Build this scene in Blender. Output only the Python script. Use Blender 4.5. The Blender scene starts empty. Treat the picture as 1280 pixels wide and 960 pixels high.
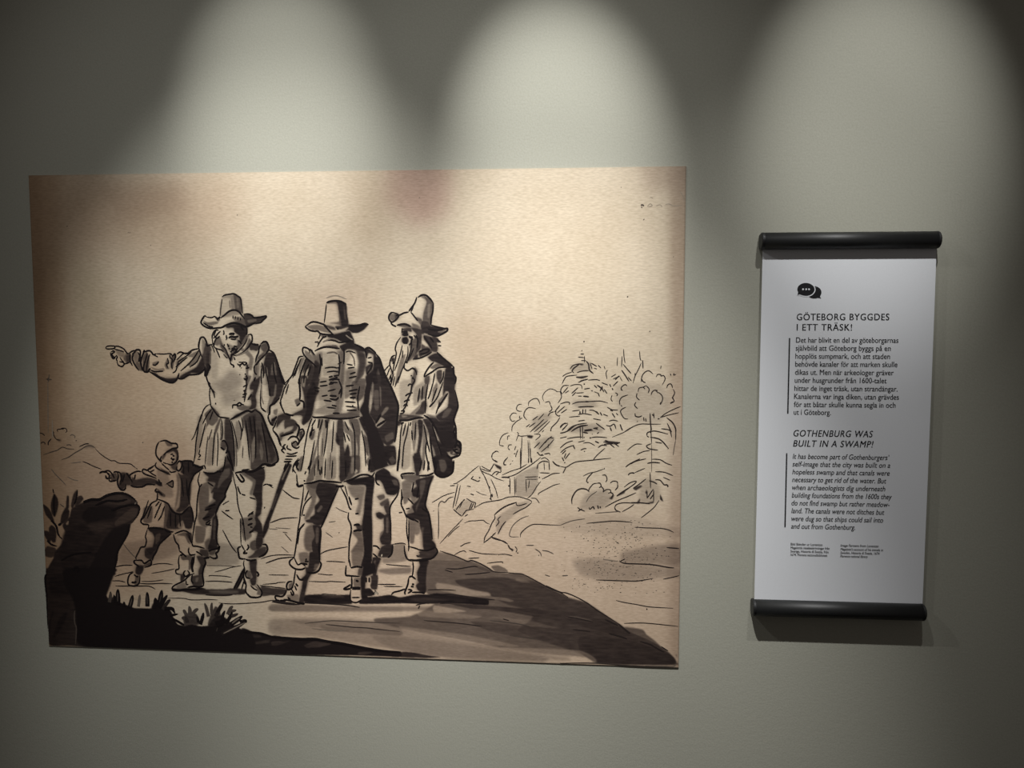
import bpy, bmesh, math, random
import numpy as np
from mathutils import Vector, Matrix

scene = bpy.context.scene
col = scene.collection

# ------------------------------------------------------------------ camera
CAM = Vector((0.37093329, -1.28668942, 1.65554644))
FWD = Vector((-0.07987145, 0.99405157, -0.07404069))
RGT = Vector((0.996781888, 0.0801566454, 0.000883651492))
DWN = Vector((0.00681325, -0.07373184, -0.99725483))
FPX = 1000.0
cam_data = bpy.data.cameras.new('camera')
cam_data.sensor_width = 36.0
cam_data.lens = FPX / 1280.0 * 36.0
cam_data.clip_start = 0.02
cam = bpy.data.objects.new('camera', cam_data)
cam.matrix_world = Matrix((
    (RGT.x, -DWN.x, -FWD.x, CAM.x),
    (RGT.y, -DWN.y, -FWD.y, CAM.y),
    (RGT.z, -DWN.z, -FWD.z, CAM.z),
    (0, 0, 0, 1)))
col.objects.link(cam)
scene.camera = cam

# ------------------------------------------------------------------ exposure, world
vs = scene.view_settings
scene.display_settings.display_device = 'sRGB'
vs.view_transform = 'Standard'
vs.look = 'None'
vs.exposure = 0.0
vs.gamma = 1.0
vs.use_curve_mapping = False
world = bpy.data.worlds.new('dim_room')
scene.world = world
world.use_nodes = True
wb = world.node_tree.nodes['Background']
wb.inputs[0].default_value = (1.0, 0.90, 0.84, 1)
wb.inputs[1].default_value = 0.075

# ------------------------------------------------------------------ gallery spot lamps
def spot(name, loc, aim, power, angle, blend, color=(1.0, 0.965, 0.90), radius=0.012):
    d = bpy.data.lights.new(name, 'SPOT')
    d.energy = power
    d.spot_size = math.radians(angle)
    d.spot_blend = blend
    d.color = color
    d.shadow_soft_size = radius
    o = bpy.data.objects.new(name, d)
    o.location = loc
    o.rotation_euler = (Vector(aim) - Vector(loc)).to_track_quat('-Z', 'Y').to_euler()
    col.objects.link(o)
    return o
K = 99.0                    # watts per unit of wall brightness
WHITE = (1.0, 0.995, 0.985)
# each track lamp: a narrow beam and the softer field around it
spot('track_lamp_a_beam', (-0.115, -0.771, 2.81), (-0.112, 0, 1.996), 0.405 * K, 21.1, 1.0, WHITE)
spot('track_lamp_a_field', (-0.115, -0.771, 2.81), (-0.100, 0, 1.422), 0.964 * K, 38.7, 1.0, WHITE)
spot('track_lamp_b_beam', (0.263, -0.771, 2.81), (0.339, 0, 1.921), 0.87 * K, 21.1, 1.0, WHITE)
spot('track_lamp_b_field', (0.263, -0.771, 2.81), (0.335, 0, 1.05), 1.32 * K, 38.7, 1.0, WHITE)
spot('track_lamp_c_beam', (0.772, -0.771, 2.81), (0.825, 0, 1.952), 0.47 * K, 23.1, 1.0, WHITE)
spot('track_lamp_c_field', (0.772, -0.771, 2.81), (0.652, 0, 1.376), 0.245 * K, 35.3, 1.0, WHITE)
spot('track_lamp_d', (-0.864, -0.771, 2.81), (0.858, 0, 0.502), 0.143 * K, 74.4, 0.823, WHITE)
spot('track_lamp_e', (0.239, -0.771, 2.81), (0.305, 0, 1.14), 0.115 * K, 74.4, 0.823, WHITE)

# ---- drawing data: pen strokes (l, h) and brush washes (w, p) of the printed drawing
STAINS = [
    ([(40, 400), (230, 420), (240, 640), (200, 760), (60, 760)], 30, (0.66, 0.555, 0.45), 0.55),
    ([(30, 215), (120, 215), (130, 400), (60, 420)], 26, (0.66, 0.56, 0.46), 0.4),
    ([(30, 215), (74, 215), (84, 520), (92, 820), (50, 820)], 12, (0.575, 0.472, 0.366), 0.75),
    ([(30, 215), (50, 215), (62, 520), (70, 820), (50, 820)], 5, (0.505, 0.401, 0.302), 0.5),
    ([(60, 225), (300, 222), (300, 290), (200, 330), (80, 300)], 24, (0.645, 0.543, 0.449), 0.45),
    ([(120, 232), (230, 226), (240, 262), (150, 280)], 10, (0.575, 0.481, 0.403), 0.35),
    ([(485, 212), (565, 212), (560, 265), (525, 285), (480, 255)], 12, (0.680, 0.543, 0.495), 0.6),
    ([(440, 215), (500, 215), (500, 300), (440, 320)], 16, (0.697, 0.623, 0.531), 0.4),
    ([(360, 360), (470, 340), (470, 400), (380, 420)], 16, (0.732, 0.623, 0.531), 0.3),
    ([(560, 380), (700, 420), (660, 480), (560, 470)], 22, (0.732, 0.623, 0.522), 0.35),
    ([(70, 560), (250, 540), (260, 700), (80, 760)], 24, (0.627, 0.516, 0.431), 0.5),
    ([(340, 640), (560, 620), (860, 640), (860, 840), (340, 840)], 40, (0.77, 0.665, 0.575), 0.6),
    ([(838, 205), (862, 205), (852, 840), (836, 840)], 5, (0.575, 0.490, 0.421), 0.5),
    ([(800, 205), (862, 205), (862, 235), (810, 240)], 8, (0.645, 0.570, 0.504), 0.5),
    ([(90, 330), (130, 330), (140, 470), (90, 480)], 12, (0.697, 0.650, 0.550), 0.5),
]
SILH = {
    'man_a': [[(132,434),(140,431),(150,432),(160,440),(170,438),(182,437),(190,441),(215,440),(230,438),(248,435),(250,424),(254,420),(259,424),(262,430),(266,429),(266,418),(270,412),(276,410),(255,407),(252,402),(257,395),(276,395),(278,372),(292,367),(301,372),(304,392),(333,395),(325,405),(312,408),(309,418),(315,418),(315,428),(323,430),(330,427),(336,430),(337,437),(344,445),(350,460),(357,478),(351,496),(350,505),(356,518),(366,525),(376,540),(377,552),(372,568),(362,575),(355,562),(348,545),(340,530),(335,520),(327,508),(325,500),(332,520),(340,545),(347,570),(347,577),(335,583),(329,600),(328,640),(326,660),(335,685),(332,695),(322,700),(322,720),(328,740),(325,746),(312,746),(307,735),(305,700),(297,690),(298,682),(301,680),(300,640),(293,600),(290,590),(285,610),(275,635),(272,655),(275,685),(268,697),(258,700),(254,735),(230,740),(215,737),(230,722),(242,715),(242,700),(236,690),(240,680),(246,640),(249,600),(255,583),(242,582),(245,560),(251,528),(262,508),(260,480),(258,465),(245,468),(220,480),(205,470),(185,462),(172,462),(162,455),(152,457),(147,450),(140,445),(145,437)],
              [(358,576),(364,578),(331,668),(327,664)], [(303,710),(308,712),(297,736),(292,735)]],
    'man_b': [[(382,407),(393,402),(405,405),(408,378),(420,375),(433,380),(436,405),(460,405),(450,415),(440,416),(445,430),(462,436),(472,445),(480,460),(490,485),(497,508),(495,550),(496,580),(487,590),(478,600),(468,597),(466,640),(466,705),(470,730),(460,750),(438,752),(428,735),(436,720),(432,705),(436,680),(438,630),(426,608),(418,630),(402,660),(402,700),(398,715),(388,725),(380,750),(365,752),(345,748),(348,742),(360,725),(368,705),(363,700),(370,685),(375,640),(380,610),(372,605),(368,590),(372,580),(384,530),(392,522),(380,530),(372,525),(365,518),(356,516),(351,500),(357,478),(368,460),(375,445),(380,435),(395,430),(400,415),(385,412)]],
    'man_c': [[(486,395),(495,391),(513,388),(521,372),(532,368),(542,378),(540,407),(558,411),(555,417),(545,421),(548,433),(566,456),(570,480),(572,508),(568,530),(572,552),(575,562),(565,573),(567,588),(560,595),(542,592),(535,620),(540,655),(546,685),(545,695),(533,702),(533,740),(500,745),(490,742),(508,722),(515,700),(506,690),(509,650),(502,620),(500,598),(498,620),(488,640),(488,690),(478,700),(472,720),(472,740),(468,700),(468,600),(480,598),(495,585),(497,510),(485,470),(490,450),(495,430),(503,410),(495,408)]],
    'boy': [[(125,592),(145,588),(170,592),(180,588),(196,578),(196,560),(205,550),(222,555),(224,580),(240,577),(250,582),(242,600),(238,630),(242,650),(238,680),(228,695),(240,715),(222,722),(225,690),(218,665),(205,670),(192,700),(178,715),(174,730),(162,730),(165,715),(170,700),(180,680),(185,660),(178,655),(178,648),(195,625),(196,610),(180,607),(155,612),(140,600)]],
    'cottage': [[(563,608),(599,582),(612,588),(622,578),(628,588),(650,590),(676,570),(688,574),(692,600),(664,625),(640,622),(612,628),(592,636),(578,645),(566,637)]],
    'trees': [[(728,434),(742,455),(760,470),(778,445),(800,437),(812,462),(840,472),(845,540),(846,630),(790,640),(720,638),(714,620),(740,590),(705,585),(690,575),(668,572),(640,585),(613,575),(624,545),(640,520),(660,490),(700,478),(705,462)]],
    'hill': [[(540,686),(570,692),(590,702),(619,715),(650,718),(687,735),(708,741),(734,753),(760,771),(783,788),(806,794),(830,808),(844,828),(744,826),(700,815),(620,798),(560,776),(530,768),(530,742),(534,700)]],
}
MOTIFS = [
    ('cottage', 'drawn_cottage', 'thin pen sketch of a gabled cottage'),
    ('trees', 'drawn_trees', 'thin pen sketch of spruce trees and bushes'),
    ('hill', 'drawn_hill', 'dark washed slope at the right of the figures'),
    ('man_a', 'drawn_man', 'drawn man in a tall hat pointing left with a stretched arm'),
    ('man_b', 'drawn_man', 'drawn man in a tall hat seen from behind'),
    ('man_c', 'drawn_man', 'drawn bearded man in a tall hat with hands behind his back'),
    ('boy', 'drawn_boy', 'drawn boy in a cap pointing left'),
    ('rock', 'drawn_rock', 'black washed rock with leaves at the left edge'),
    ('mound', 'drawn_mound', 'black washed mound along the lower edge'),
    ('bush', 'drawn_bush', 'black washed leafy bushes at the foot of the rock'),
]

ART = '''
@ground 210 650
w80 110,700 250,690 420,690 560,690 620,682 780,690 770,740 650,745 530,748 400,745 260,738 180,720
p35b6 420,705 560,700 700,705 700,728 520,735 420,725
l14 380,745 540,750 650,745
w72 930,660 1000,670 1100,690 1190,690 1170,730 1060,745 950,760 940,740
l9 920,650 1000,660 1180,680
l9 950,640 1080,630 1100,622 1180,618
l10 380,612 480,608 600,615 650,620
l8 415,560 430,552 560,558 640,570
l8 470,518 560,495 640,470 740,452
l7a60 385,452 520,452 690,460
l12 550,95 600,190 640,260 690,325
l9 930,385 1030,355 1130,345 1270,348
l12 980,430 1060,400 1130,380 1270,365
l8 1010,545 1210,548
l7a60 1010,85 1100,90
l7a60 1080,75 1230,85
l8a70 1150,118 1200,125
l8 1170,130 1240,210
l7a60 1135,260 1210,325
l8 0,778 160,780 240,795 400,792 500,795
l9 510,825 660,835 920,820 1060,800 1200,830
l14 1050,810 1170,820 1280,835
w18b12 380,230 700,260 700,440 380,450
l7a60 0,435 60,445
@ground 340 650
w92 330,750 480,740 600,748 780,745 790,800 800,835 700,840 560,835 330,825
p18b6 500,745 700,750 720,775 520,770
l12 0,815 200,840 300,835
l11 300,825 560,835 760,850 880,870
w70 0,680 150,690 130,740 0,750
w30b8 0,840 300,850 560,870 600,905 0,905
l9a80 490,745 520,735 580,740 650,742
l10 480,340 550,305 640,285 760,265
l9 545,410 640,412 735,420
l8 460,535 560,545 610,545
l9 370,610 530,615 590,610 740,618
l8a70 540,120 610,170
l12a90 670,122 678,126
l7a70 570,20 640,10
l8a70 640,-130 690,-100 760,-75
@ground 450 650
w93 0,800 60,770 180,760 300,745 400,770 560,740 680,740 760,725 860,740 1000,755 1100,770 1280,790 1280,850 1100,840 900,830 620,835 400,830 200,835 0,835
p16b8 480,780 700,770 900,800 600,810
l9 260,440 360,450 510,460
w35b8 200,490 500,470 500,530 300,540 200,520
l10 180,640 280,640 360,640
l9 240,660 430,662
l9 330,240 420,228 460,240
l9 680,695 800,692 960,700
l11 560,850 610,835 660,830
l12 600,850 585,885
w30b10 0,870 600,860 1280,870 1280,900 500,905 0,890
w28b8 340,245 440,235 470,400 240,430 230,380 300,370
@ground 340 720
w24b14 350,450 1280,470 1280,600 1150,640 950,560 560,540 400,510
l8a80 330,470 560,445 700,445 900,455 1280,468
l9a90 540,480 640,490 780,505 950,515 1080,530 1280,550
w25b8 0,490 90,500 80,530 20,540
w35b6 960,545 1280,560 1280,590 1100,575
w30b8 1150,610 1280,600 1280,660 1180,650
l7a50 400,520 640,545 760,530
@ground 340 720
w20b14 0,430 700,420 1280,480 1900,560 2900,780 2900,840 1300,740 400,600 0,580
w30b10 1000,590 1600,640 2700,800 2700,850 1800,820 1200,720
@hill 550 650
w56b6 -170,420 -170,390 60,395 230,400 320,410 490,480 550,515 740,530 830,540 1100,680 1280,770 1470,825 1670,960 1780,1030 1900,1130 1960,1135 2130,1210 2280,1320 2350,1410 2350,1445 1560,1425 1500,1370 1000,1330 600,1270 200,1190 -300,1100 -640,1020 -640,980 -300,960 -60,840 -120,740 -170,660
w42b5 -170,320 60,325 150,355 230,390 280,410 320,400 490,480 400,600 100,660 -170,640 -170,420
w78b6 900,640 1100,690 1280,775 1470,830 1670,965 1780,1035 1960,1140 2130,1215 2290,1330 2350,1440 1900,1440 1560,1420 1400,1330 1000,1200 760,1100 900,1000 960,880
w78b5 150,600 350,580 640,570 800,610 950,610 1100,690 1280,775 1280,880 960,900 700,850 560,790 480,735 320,690 200,650
w88b3 -60,730 60,735 250,765 420,780 550,795 400,805 150,790 0,780 -60,790
w84b4 60,825 400,850 700,870 1000,890 1500,960 1900,1130 1700,1130 1300,1030 1000,970 760,930 500,890 300,880
p55b5 -30,625 200,660 320,695 480,720 500,755 250,755 100,720 -30,690
p35b3 520,765 650,775 740,805 690,815 560,790
p60b5 -60,850 130,880 270,910 100,925 -60,915
p30b5 -200,900 200,930 420,960 300,985 -200,960
p20b3 760,580 860,600 900,615 860,625 760,605
w70b4 300,1010 700,1040 1000,1100 1300,1200 900,1180 500,1110
p18b4 500,960 900,1000 1200,1080 900,1060
p25b4 1260,955 1370,960 1500,995 1520,1010 1380,985 1270,970
w86b4 1400,1160 1900,1200 2300,1340 2340,1435 1900,1440 1580,1425 1400,1320
p40b5 1000,1280 1400,1300 1540,1370 1540,1420 1000,1340 600,1270
p35b5 -400,1060 300,1150 800,1260 400,1240 -300,1110
l10 0,305 60,325 150,355 230,390 280,410 320,400 400,430 490,480 550,515 680,520
l9 680,522 740,530 830,540 950,600 1100,680 1200,720 1280,770
l10 60,482 180,485 330,460 380,465
l9 50,495 130,520
l10 250,540 350,535 500,520
w65 350,455 450,475 550,515 500,520 400,490
w45b3 510,460 580,450 650,480 680,515 560,515
l11 0,740 100,738 300,765 550,795
l10 0,830 130,825
l8 -160,1000 200,1030 420,1060
l8a80 500,1000 760,1030 900,1060
l9 630,985 690,1000
l8a80 700,1150 1000,1190
@hill 700 720
l10 -140,90 0,155 60,165 150,200 270,265 360,330 470,400 580,470
w55b5 640,505 820,530 860,580 940,640 1000,700 900,640 700,570
l13 450,430 580,490
l14 580,470 660,540 700,570
l12 490,570 600,600 670,625
l13 800,650 900,680 970,720 1040,755
l9 130,530 300,550
l8 60,400 200,425 330,455
l9 1010,700 1080,745
h8a60 850,893 1000,895 1130,898 1155,880
l9a90 0,868 340,866 700,892 1180,912
w25 1150,780 1170,780 1160,810
@ground 340 720
w34b10 0,290 300,285 620,295 900,300 1280,310 1280,345 700,350 0,345
w30b8 200,440 600,455 1280,470 1280,540 900,520 400,500
w38b6 480,500 760,510 1280,540 1280,590 900,570 560,540
w28b6 60,500 90,505 90,530 30,535
p20b6 0,360 600,370 1280,360 1280,430 700,430 0,430
@man_a 130 360
l9 20,597 45,580 105,580 115,595 95,607 40,608 20,600
l10 110,585 150,583 205,610 235,650 255,655
l8 110,610 150,620 190,632 205,640
l9 75,640 100,628 110,640 85,660 105,690 115,700
l12 72,645 80,675 100,705 125,680
l9 125,670 140,690 130,710 140,735
l10 135,735 150,770 185,785 205,765 200,745 160,735
l9 205,760 240,750 270,735
l8 165,690 185,725 205,735
w45 200,690 235,650 275,660 280,730 240,760 205,720
w70 225,680 270,665 275,720 235,745
w25b6 120,620 200,640 220,700 150,680
l10 255,655 280,635 310,625 315,640 285,660
l10 265,655 265,720 290,775
l12 305,640 290,700 310,760 355,825
l12 310,640 330,618 365,622 370,650 365,720 380,790
w35 300,640 330,620 350,680 345,760 310,740
l10 345,640 360,680 350,740
l12 395,640 410,625 385,690 375,740 385,800 400,830
l12 415,640 440,628 470,630 500,665 525,655
l10 440,650 420,720 400,790 405,830
l10 465,660 440,740 430,830
l14 400,832 440,838 470,800
w55 390,700 430,640 460,700 450,830 400,830
w50 340,740 380,770 400,830 360,825 320,760
l9 500,665 545,690
l8 520,655 600,660 670,655 690,685
l10 490,765 520,770 555,735
w40 490,750 550,730 540,765 500,775
l10 670,655 665,690 690,720 680,760 690,810
l12 690,680 715,660 720,690 700,740
l9 640,700 650,750 630,760 645,800
w45 610,770 640,700 655,740 640,770 660,810 630,810
w60 680,690 715,660 705,740 690,810 670,790
l11 735,660 770,640 830,655 890,620 950,605
l9 760,690 800,655 850,650
l8 730,720 790,660
l8 740,740 800,700 880,640
l9 770,830 850,760 910,690 960,610
l9 720,790 790,730 840,690
l9 860,790 930,740 970,660
l9 690,850 720,830 735,790 750,730
l14 460,835 520,870 600,920 690,945 740,900 755,850
w85 460,840 520,850 560,880 640,905 720,900 740,880 700,945 600,925 520,880
l10 470,820 520,835 600,830
w30 470,790 520,825 610,830 600,800 540,810
l12 755,850 745,895 790,905 850,870 900,865 960,855 1010,810 1015,780
w85 760,890 800,860 860,830 930,790 980,700 990,660 1015,790 960,855 880,850 790,905
w40 840,680 960,620 970,660 930,740 870,780 830,770 900,700
w35 720,740 790,690 800,720 740,800
l12 955,600 960,530 975,495 1005,495 1030,540 1035,575 1060,570 1090,560
l10 955,530 950,580 965,640 985,690
w30 985,510 1020,540 1025,620 990,640
w70 1000,640 1020,550 1060,570 1080,620 1070,640 1055,780 1020,780 985,690
w80 1030,640 1060,640 1060,760 1030,760
l14 1050,760 1065,790 1045,830 1030,870 1015,870 1020,800
w90 1030,760 1065,780 1040,870 1015,860
l9 1030,880 1040,930 1060,960
@man_a 240 360
w28b8 310,90 425,60 500,110 510,250 290,290
p70b6 310,110 395,110 395,220 300,270
w62 420,60 465,85 490,110 508,250 470,235 440,225 430,160
p25 450,100 470,110 475,200 455,200
w35 395,100 425,70 430,200 410,220 395,180
l10 305,90 330,72 380,62 425,58 465,82 490,105 500,170 512,255
l8a80 305,110 298,160 290,220 285,280
l12 290,300 330,270 380,230 430,220 470,235 500,270 530,310
l12 255,310 275,300 285,285
w50 235,295 275,295 285,320 265,340
l12 150,290 130,280 95,340 120,375 180,402 270,398 320,388 360,365
l9 150,290 200,295 235,285 265,325
w45 115,325 160,345 240,335 270,345 255,360 200,375 150,365
l10 115,345 170,380 215,390
w60 340,380 390,345 440,335 520,300 540,330 530,385 470,360 400,365
l14 300,390 360,365 420,350 480,360 540,385 590,370 640,345
w88 340,385 420,365 520,372 555,400 550,460 520,520 490,560 480,480 430,440 420,400 360,400
l12 520,265 560,258 600,272 625,295 690,290 740,280 745,292 715,320 690,345 640,355
w78 520,270 590,265 625,300 690,290 740,280 715,325 650,360 600,365 545,385 530,320
p35 560,320 640,310 650,330 570,350
l7 415,275 412,305
l7 440,280 440,310
l8 465,290 462,320
l8 490,300 488,325
w40 410,290 500,290 530,340 440,335
l12 375,462 410,455 425,462
l14 370,500 400,485 440,490 470,480
l9 360,490 345,520
l8 390,510 430,515 445,505
l9 320,420 325,455 315,465
l9 350,470 345,500
w40 390,500 440,490 460,470 450,520 410,520
l10 355,555 370,580
l9 330,560 325,580
l10 370,600 385,610
l12 395,620 420,625
l10 420,580 455,585
l9 385,635 405,640
l9 410,600 435,595
w62 455,510 490,545 500,580 450,630 400,660 420,620 460,570
w30b5 370,560 450,600 400,650 360,610
w70 480,480 550,460 520,520 490,560
l10 550,385 555,440 545,470
l11 560,470 590,462 605,480 605,530 590,555 560,600 520,640 460,670 420,672
l9 560,500 530,560 480,620 430,660
w50 575,500 600,540 560,600 520,640 545,580
w60 545,480 575,480 530,545 490,590 480,580 520,530
l9 300,570 340,610 360,660 385,720 390,760
w60 290,520 330,600 385,690 380,720 330,650 285,580
l10 270,420 235,425 210,465 205,510
l8 245,430 225,470 235,490 215,500
l10 290,430 260,460 240,490 260,500 280,480
l9 250,500 230,540 225,580
l9 205,480 215,560 240,600 300,620 320,640
l9 240,600 265,650 285,700
l8 200,570 220,610 230,645
l8 320,660 345,690 360,700
w45 235,510 280,480 300,540 260,580 230,560
l10 385,740 395,760 420,775 415,795
l9 430,790 420,785
l11 405,650 395,690 390,730
l9 425,690 435,720
w55 385,660 410,660 420,690 400,740
l10 455,755 480,770 510,755 530,770 550,745
l8 470,740 500,742 545,742 555,765
l10 495,795 500,800
l10 540,800 560,800 575,790
l9 555,765 560,800
l9 480,790 490,775
w45 540,760 575,770 570,830 560,900 540,930 545,850
l12 545,870 555,900 545,930
l9 530,860 545,860
l9 535,910 545,905
l8 480,860 485,870
l12 600,555 640,565 670,565
w75 575,570 600,555 670,570 680,600 650,630 620,620 585,620
l13 690,560 720,538 750,540 770,580 770,615 740,660
w60 690,570 750,545 765,600 745,650 720,640 690,600
l11 690,565 675,600 670,640 650,690 640,740
l12 740,660 710,690 680,720 650,760 635,770
w60 665,690 720,640 740,660 690,700 660,720
l10 635,770 625,800 635,850 655,865
w50 630,790 660,775 660,860 640,860
w84 750,650 820,650 850,740 880,830 925,950 870,960 850,850 830,740 800,780 790,900 770,960 755,800 720,770 735,700
w55 800,780 830,740 850,850 870,960 770,960 790,900
w65 690,780 720,770 745,800 745,860 720,850
w30 690,820 740,830 765,960 700,960
p60 690,850 730,870 745,960 700,960
l9 700,800 695,880 700,960
l9 740,780 750,860 770,960
l10 815,740 825,850 850,950
l13 770,615 820,650 850,720 875,800 905,890 935,950
w60 610,940 640,905 660,930 680,960 600,960
l9 145,880 160,930 190,960
w22b20 380,820 470,860 480,960 300,960 330,900
l8a60 190,640 188,760
@man_a 240 470
l10 145,0 165,60 185,110 235,165
l9 185,110 180,190 190,270 190,295
l9 165,50 205,140 225,180 230,220
l9 240,265 243,285
w30b15 170,60 240,160 230,200 190,120
w22b25 200,60 480,0 490,100 350,200 260,130
w20b25 300,200 480,150 500,230 340,300
l10 190,295 215,330 270,400 330,415 380,420
w60 195,290 270,370 280,400 250,390 210,330
l8 190,280 150,300 120,340 100,400 60,500 30,590 0,640
l13 385,435 450,400 520,360 560,345 600,355 640,330
w65 400,425 450,380 540,350 600,355 640,325 660,340 560,365 470,410 400,440
l11 410,325 415,290 450,285 480,265 500,280 525,285
l9 450,300 500,290
w50 450,310 520,290 560,300 620,300 640,320 540,350 480,340
l9 545,20 550,90 530,170 540,180 525,260
l9 515,110 545,90 560,95
l9 515,150 540,140
l9 510,185 555,175
l8 505,210 530,205
l10 520,20 545,40
l8 425,240 430,245
w50 530,0 600,0 560,100 545,200 530,260 520,200 545,100
w82 600,60 650,30 685,0 680,60 660,140 640,200 650,260 640,320 570,340 600,280 590,210 620,140 580,130
w60 580,90 640,30 660,60 620,130 590,140
w55 560,230 600,160 620,180 590,240
l10 560,240 600,180
w82 760,0 890,0 920,80 910,140 890,200 860,230 830,270 790,290 830,200 780,200
p45 820,210 835,90 850,90 840,200
l12 890,0 920,70 940,80
l9 700,80 690,200 695,310 740,360
l9 780,120 780,200
w35 780,210 830,205 800,280 780,370 750,360
l13 880,215 830,270 785,300 780,370 765,390
l10 695,315 745,360
l10 880,260 910,330 930,370
w40 820,340 860,330 850,390 820,380
l12 765,390 770,430 795,480 820,490
l12 850,400 830,430 800,440
w80 800,430 850,400 840,440 820,490 790,480
l9 850,440 830,500 815,520 820,550 860,600
w80 860,400 930,370 990,400 980,440 920,440 870,490 850,520 850,460
w72 930,440 1010,430 1050,460 1060,520 1020,560 960,580 900,610 890,590 950,560 1000,540 1020,500 960,510 930,530
l14 1040,470 1075,510 1065,570 1050,610
l12 890,600 960,580 1020,560
w60 880,580 920,560 900,640 880,650
l14 820,550 860,600 880,660 895,700
l11 900,700 920,720 900,740 930,770
l10 940,680 920,700 940,740
l10 960,690 955,720 1000,740
l10 1000,660 1010,700 1050,720 1080,700
l10 950,770 1000,780 1060,760
l10 940,800 1000,800 1050,795
l9 930,830 1010,830
l12 920,855 1000,852
l9 1000,680 1040,650 1060,680 1050,690
l12 960,640 1000,605 1050,610 1075,650 1060,680
l12 1080,540 1110,530 1125,570 1100,620 1080,650 1065,690
w70 1075,560 1110,545 1110,600 1080,630
w45 1010,650 1060,670 1040,720 1010,710
l14 975,860 920,960
l8 945,870 920,930
l8 120,330 100,400 80,460
l9 100,380 75,460 60,560 45,660 35,790 20,870
l8 200,330 150,400 110,480
l8 215,350 180,440
w55 130,380 200,320 240,360 200,450 150,510 120,580 150,470
w50 170,470 240,370 270,400 260,450 210,500
w55 230,540 280,420 300,420 260,540 240,590 230,660 220,740
l8 260,560 265,700 255,900
l8a70 165,600 150,720 135,880
l8a70 205,530 170,640
w75 335,430 380,430 400,500 420,620 430,780 420,940 370,850 350,770 355,700 330,620 330,520
l9 385,440 410,560 425,700 430,900
l8 400,450 430,560 450,650 460,730
l8 470,440 500,540 490,640
l8 500,410 515,500 505,560
l7a70 515,700 508,820
w45 470,440 510,540 505,600 490,560
w25 420,440 450,620 440,720
w66 510,410 650,340 700,380 730,450 760,560 800,680 850,780 860,840 790,885 690,895 620,940 590,920 590,800 560,620
w80 560,420 640,380 640,500 620,600 600,640 570,520
w80 700,420 780,600 840,780 800,860 780,780 740,640
w78 660,500 700,620 730,780 700,780 660,640
p45 600,690 630,600 640,700 620,850 600,860
p35 690,640 720,760 700,850 680,760
l14 640,340 690,375 730,460 780,590 830,700 860,790 860,850 800,885
l14 800,885 720,880 690,900 620,945 500,955
l10 500,940 580,930
l11 300,650 330,645 355,690 360,730 345,760
w60 295,660 330,645 350,690 340,740 310,720 290,700
l13 290,710 330,740
l14 340,770 370,750 390,830 420,950
l10 350,790 400,890
l9 340,800 330,880 310,960
w70 350,800 380,830 410,900 415,950 320,950 335,870
l10 20,880 60,895 90,905 130,890
l8 85,730 75,780 90,790 70,815
l8 60,830 90,832
l10 130,890 140,930
l11 250,950 300,955
@man_a 220 580
l11 275,75 330,92 385,90 420,75 465,70
w42b8 300,150 400,180 380,350 260,440 220,520 240,600 300,640 360,560 420,420
w82 280,85 400,80 480,20 550,0 570,80 560,160 500,290 490,330 430,420 400,490 340,560 300,570 270,550 330,470 290,440 400,370 370,340 380,280 350,290 400,190 320,170 330,130
p30 480,60 540,40 540,110 470,180 420,250 430,170
l10 245,80 225,160 240,230 225,300 215,400 210,510 195,570 180,660 165,790
l8 265,195 245,225
l13 560,160 500,280 495,330 440,400 410,470 400,500
l12 400,500 420,580 410,700 415,780 435,810
w85 370,540 410,500 420,600 410,720 420,830 380,850 340,880 320,840 350,740 360,640
p25 380,560 400,560 395,740 375,740
w50b6 290,780 340,740 350,860 310,860
l9 270,545 340,520
l10 300,590 350,560
l9 320,610 350,580
l11 165,790 175,815 220,820 290,840
l11 135,830 130,870 150,905 200,900
l10 205,870 240,890 270,915
w70 250,850 320,860 330,930 280,920 240,880
l13 330,870 360,855 420,840 440,820 425,870 405,890 415,930 380,940 340,920
w60 330,880 400,860 390,900 350,910
l14 280,940 340,930
l13 595,85 640,78 700,70 770,75 830,45 890,30
l9 570,80 590,180 610,260 620,380 640,470 665,530 680,600 690,700 700,770
w50b6 640,85 780,90 810,160 760,310 740,290 770,180
w84 680,80 760,80 880,40 895,140 870,200 865,300 865,400 850,500 820,530 860,600 870,690 870,800 830,850 800,840 800,760 820,680 760,660 800,600 790,540 800,480 810,380 790,320 770,300 800,160
p100 620,100 660,110 680,160 655,170 635,140
l13 600,90 630,140 660,175 685,160 660,120 640,95
l11 620,220 640,280 655,295
l8 650,540 650,660 655,800
l14 670,580 680,610
l11 730,500 780,490
l13 725,555 770,540
l13 720,610 770,590
l13 735,685 780,660
l9 745,625 770,630
w45b6 690,560 760,500 800,520 800,680 720,660 700,600
w60 750,780 800,760 830,850 770,860 740,830
l13 655,820 625,840 630,900 645,940 700,945
l12 700,860 680,890 720,885
l11 720,800 730,830 710,860
l13 870,800 905,805 920,850 890,900 830,930
w72 790,870 860,830 910,830 890,900 830,930 740,940 720,920
p80 700,915 790,870 770,900 720,930
l9 655,800 690,860
l14 905,10 950,15 1000,0
w90 1110,0 1150,0 1160,20 1070,240 1000,420 940,580 930,640 880,740 865,720 880,620 960,420 1040,160
p60 1060,150 1120,10 1130,20 1075,150
p25 960,440 1010,300 1020,310 970,450
l8 875,215 900,200 930,205 975,235
l7 930,200 970,212
l8 1070,255 1140,310 1180,335 1240,345
l12 885,430 893,436
l7a70 470,405 500,385 535,365
l8 460,465 510,505 575,550
l9 495,465 540,462
l8a80 945,585 1010,560 1080,540 1220,532
@man_a 210 650
l11 270,350 260,420 250,470 260,520
l10 270,530 220,550 180,590 150,610 70,650 45,680 60,700
w75 290,360 340,360 380,380 370,440 360,500 350,540 310,550 310,500 330,450 310,410
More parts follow.
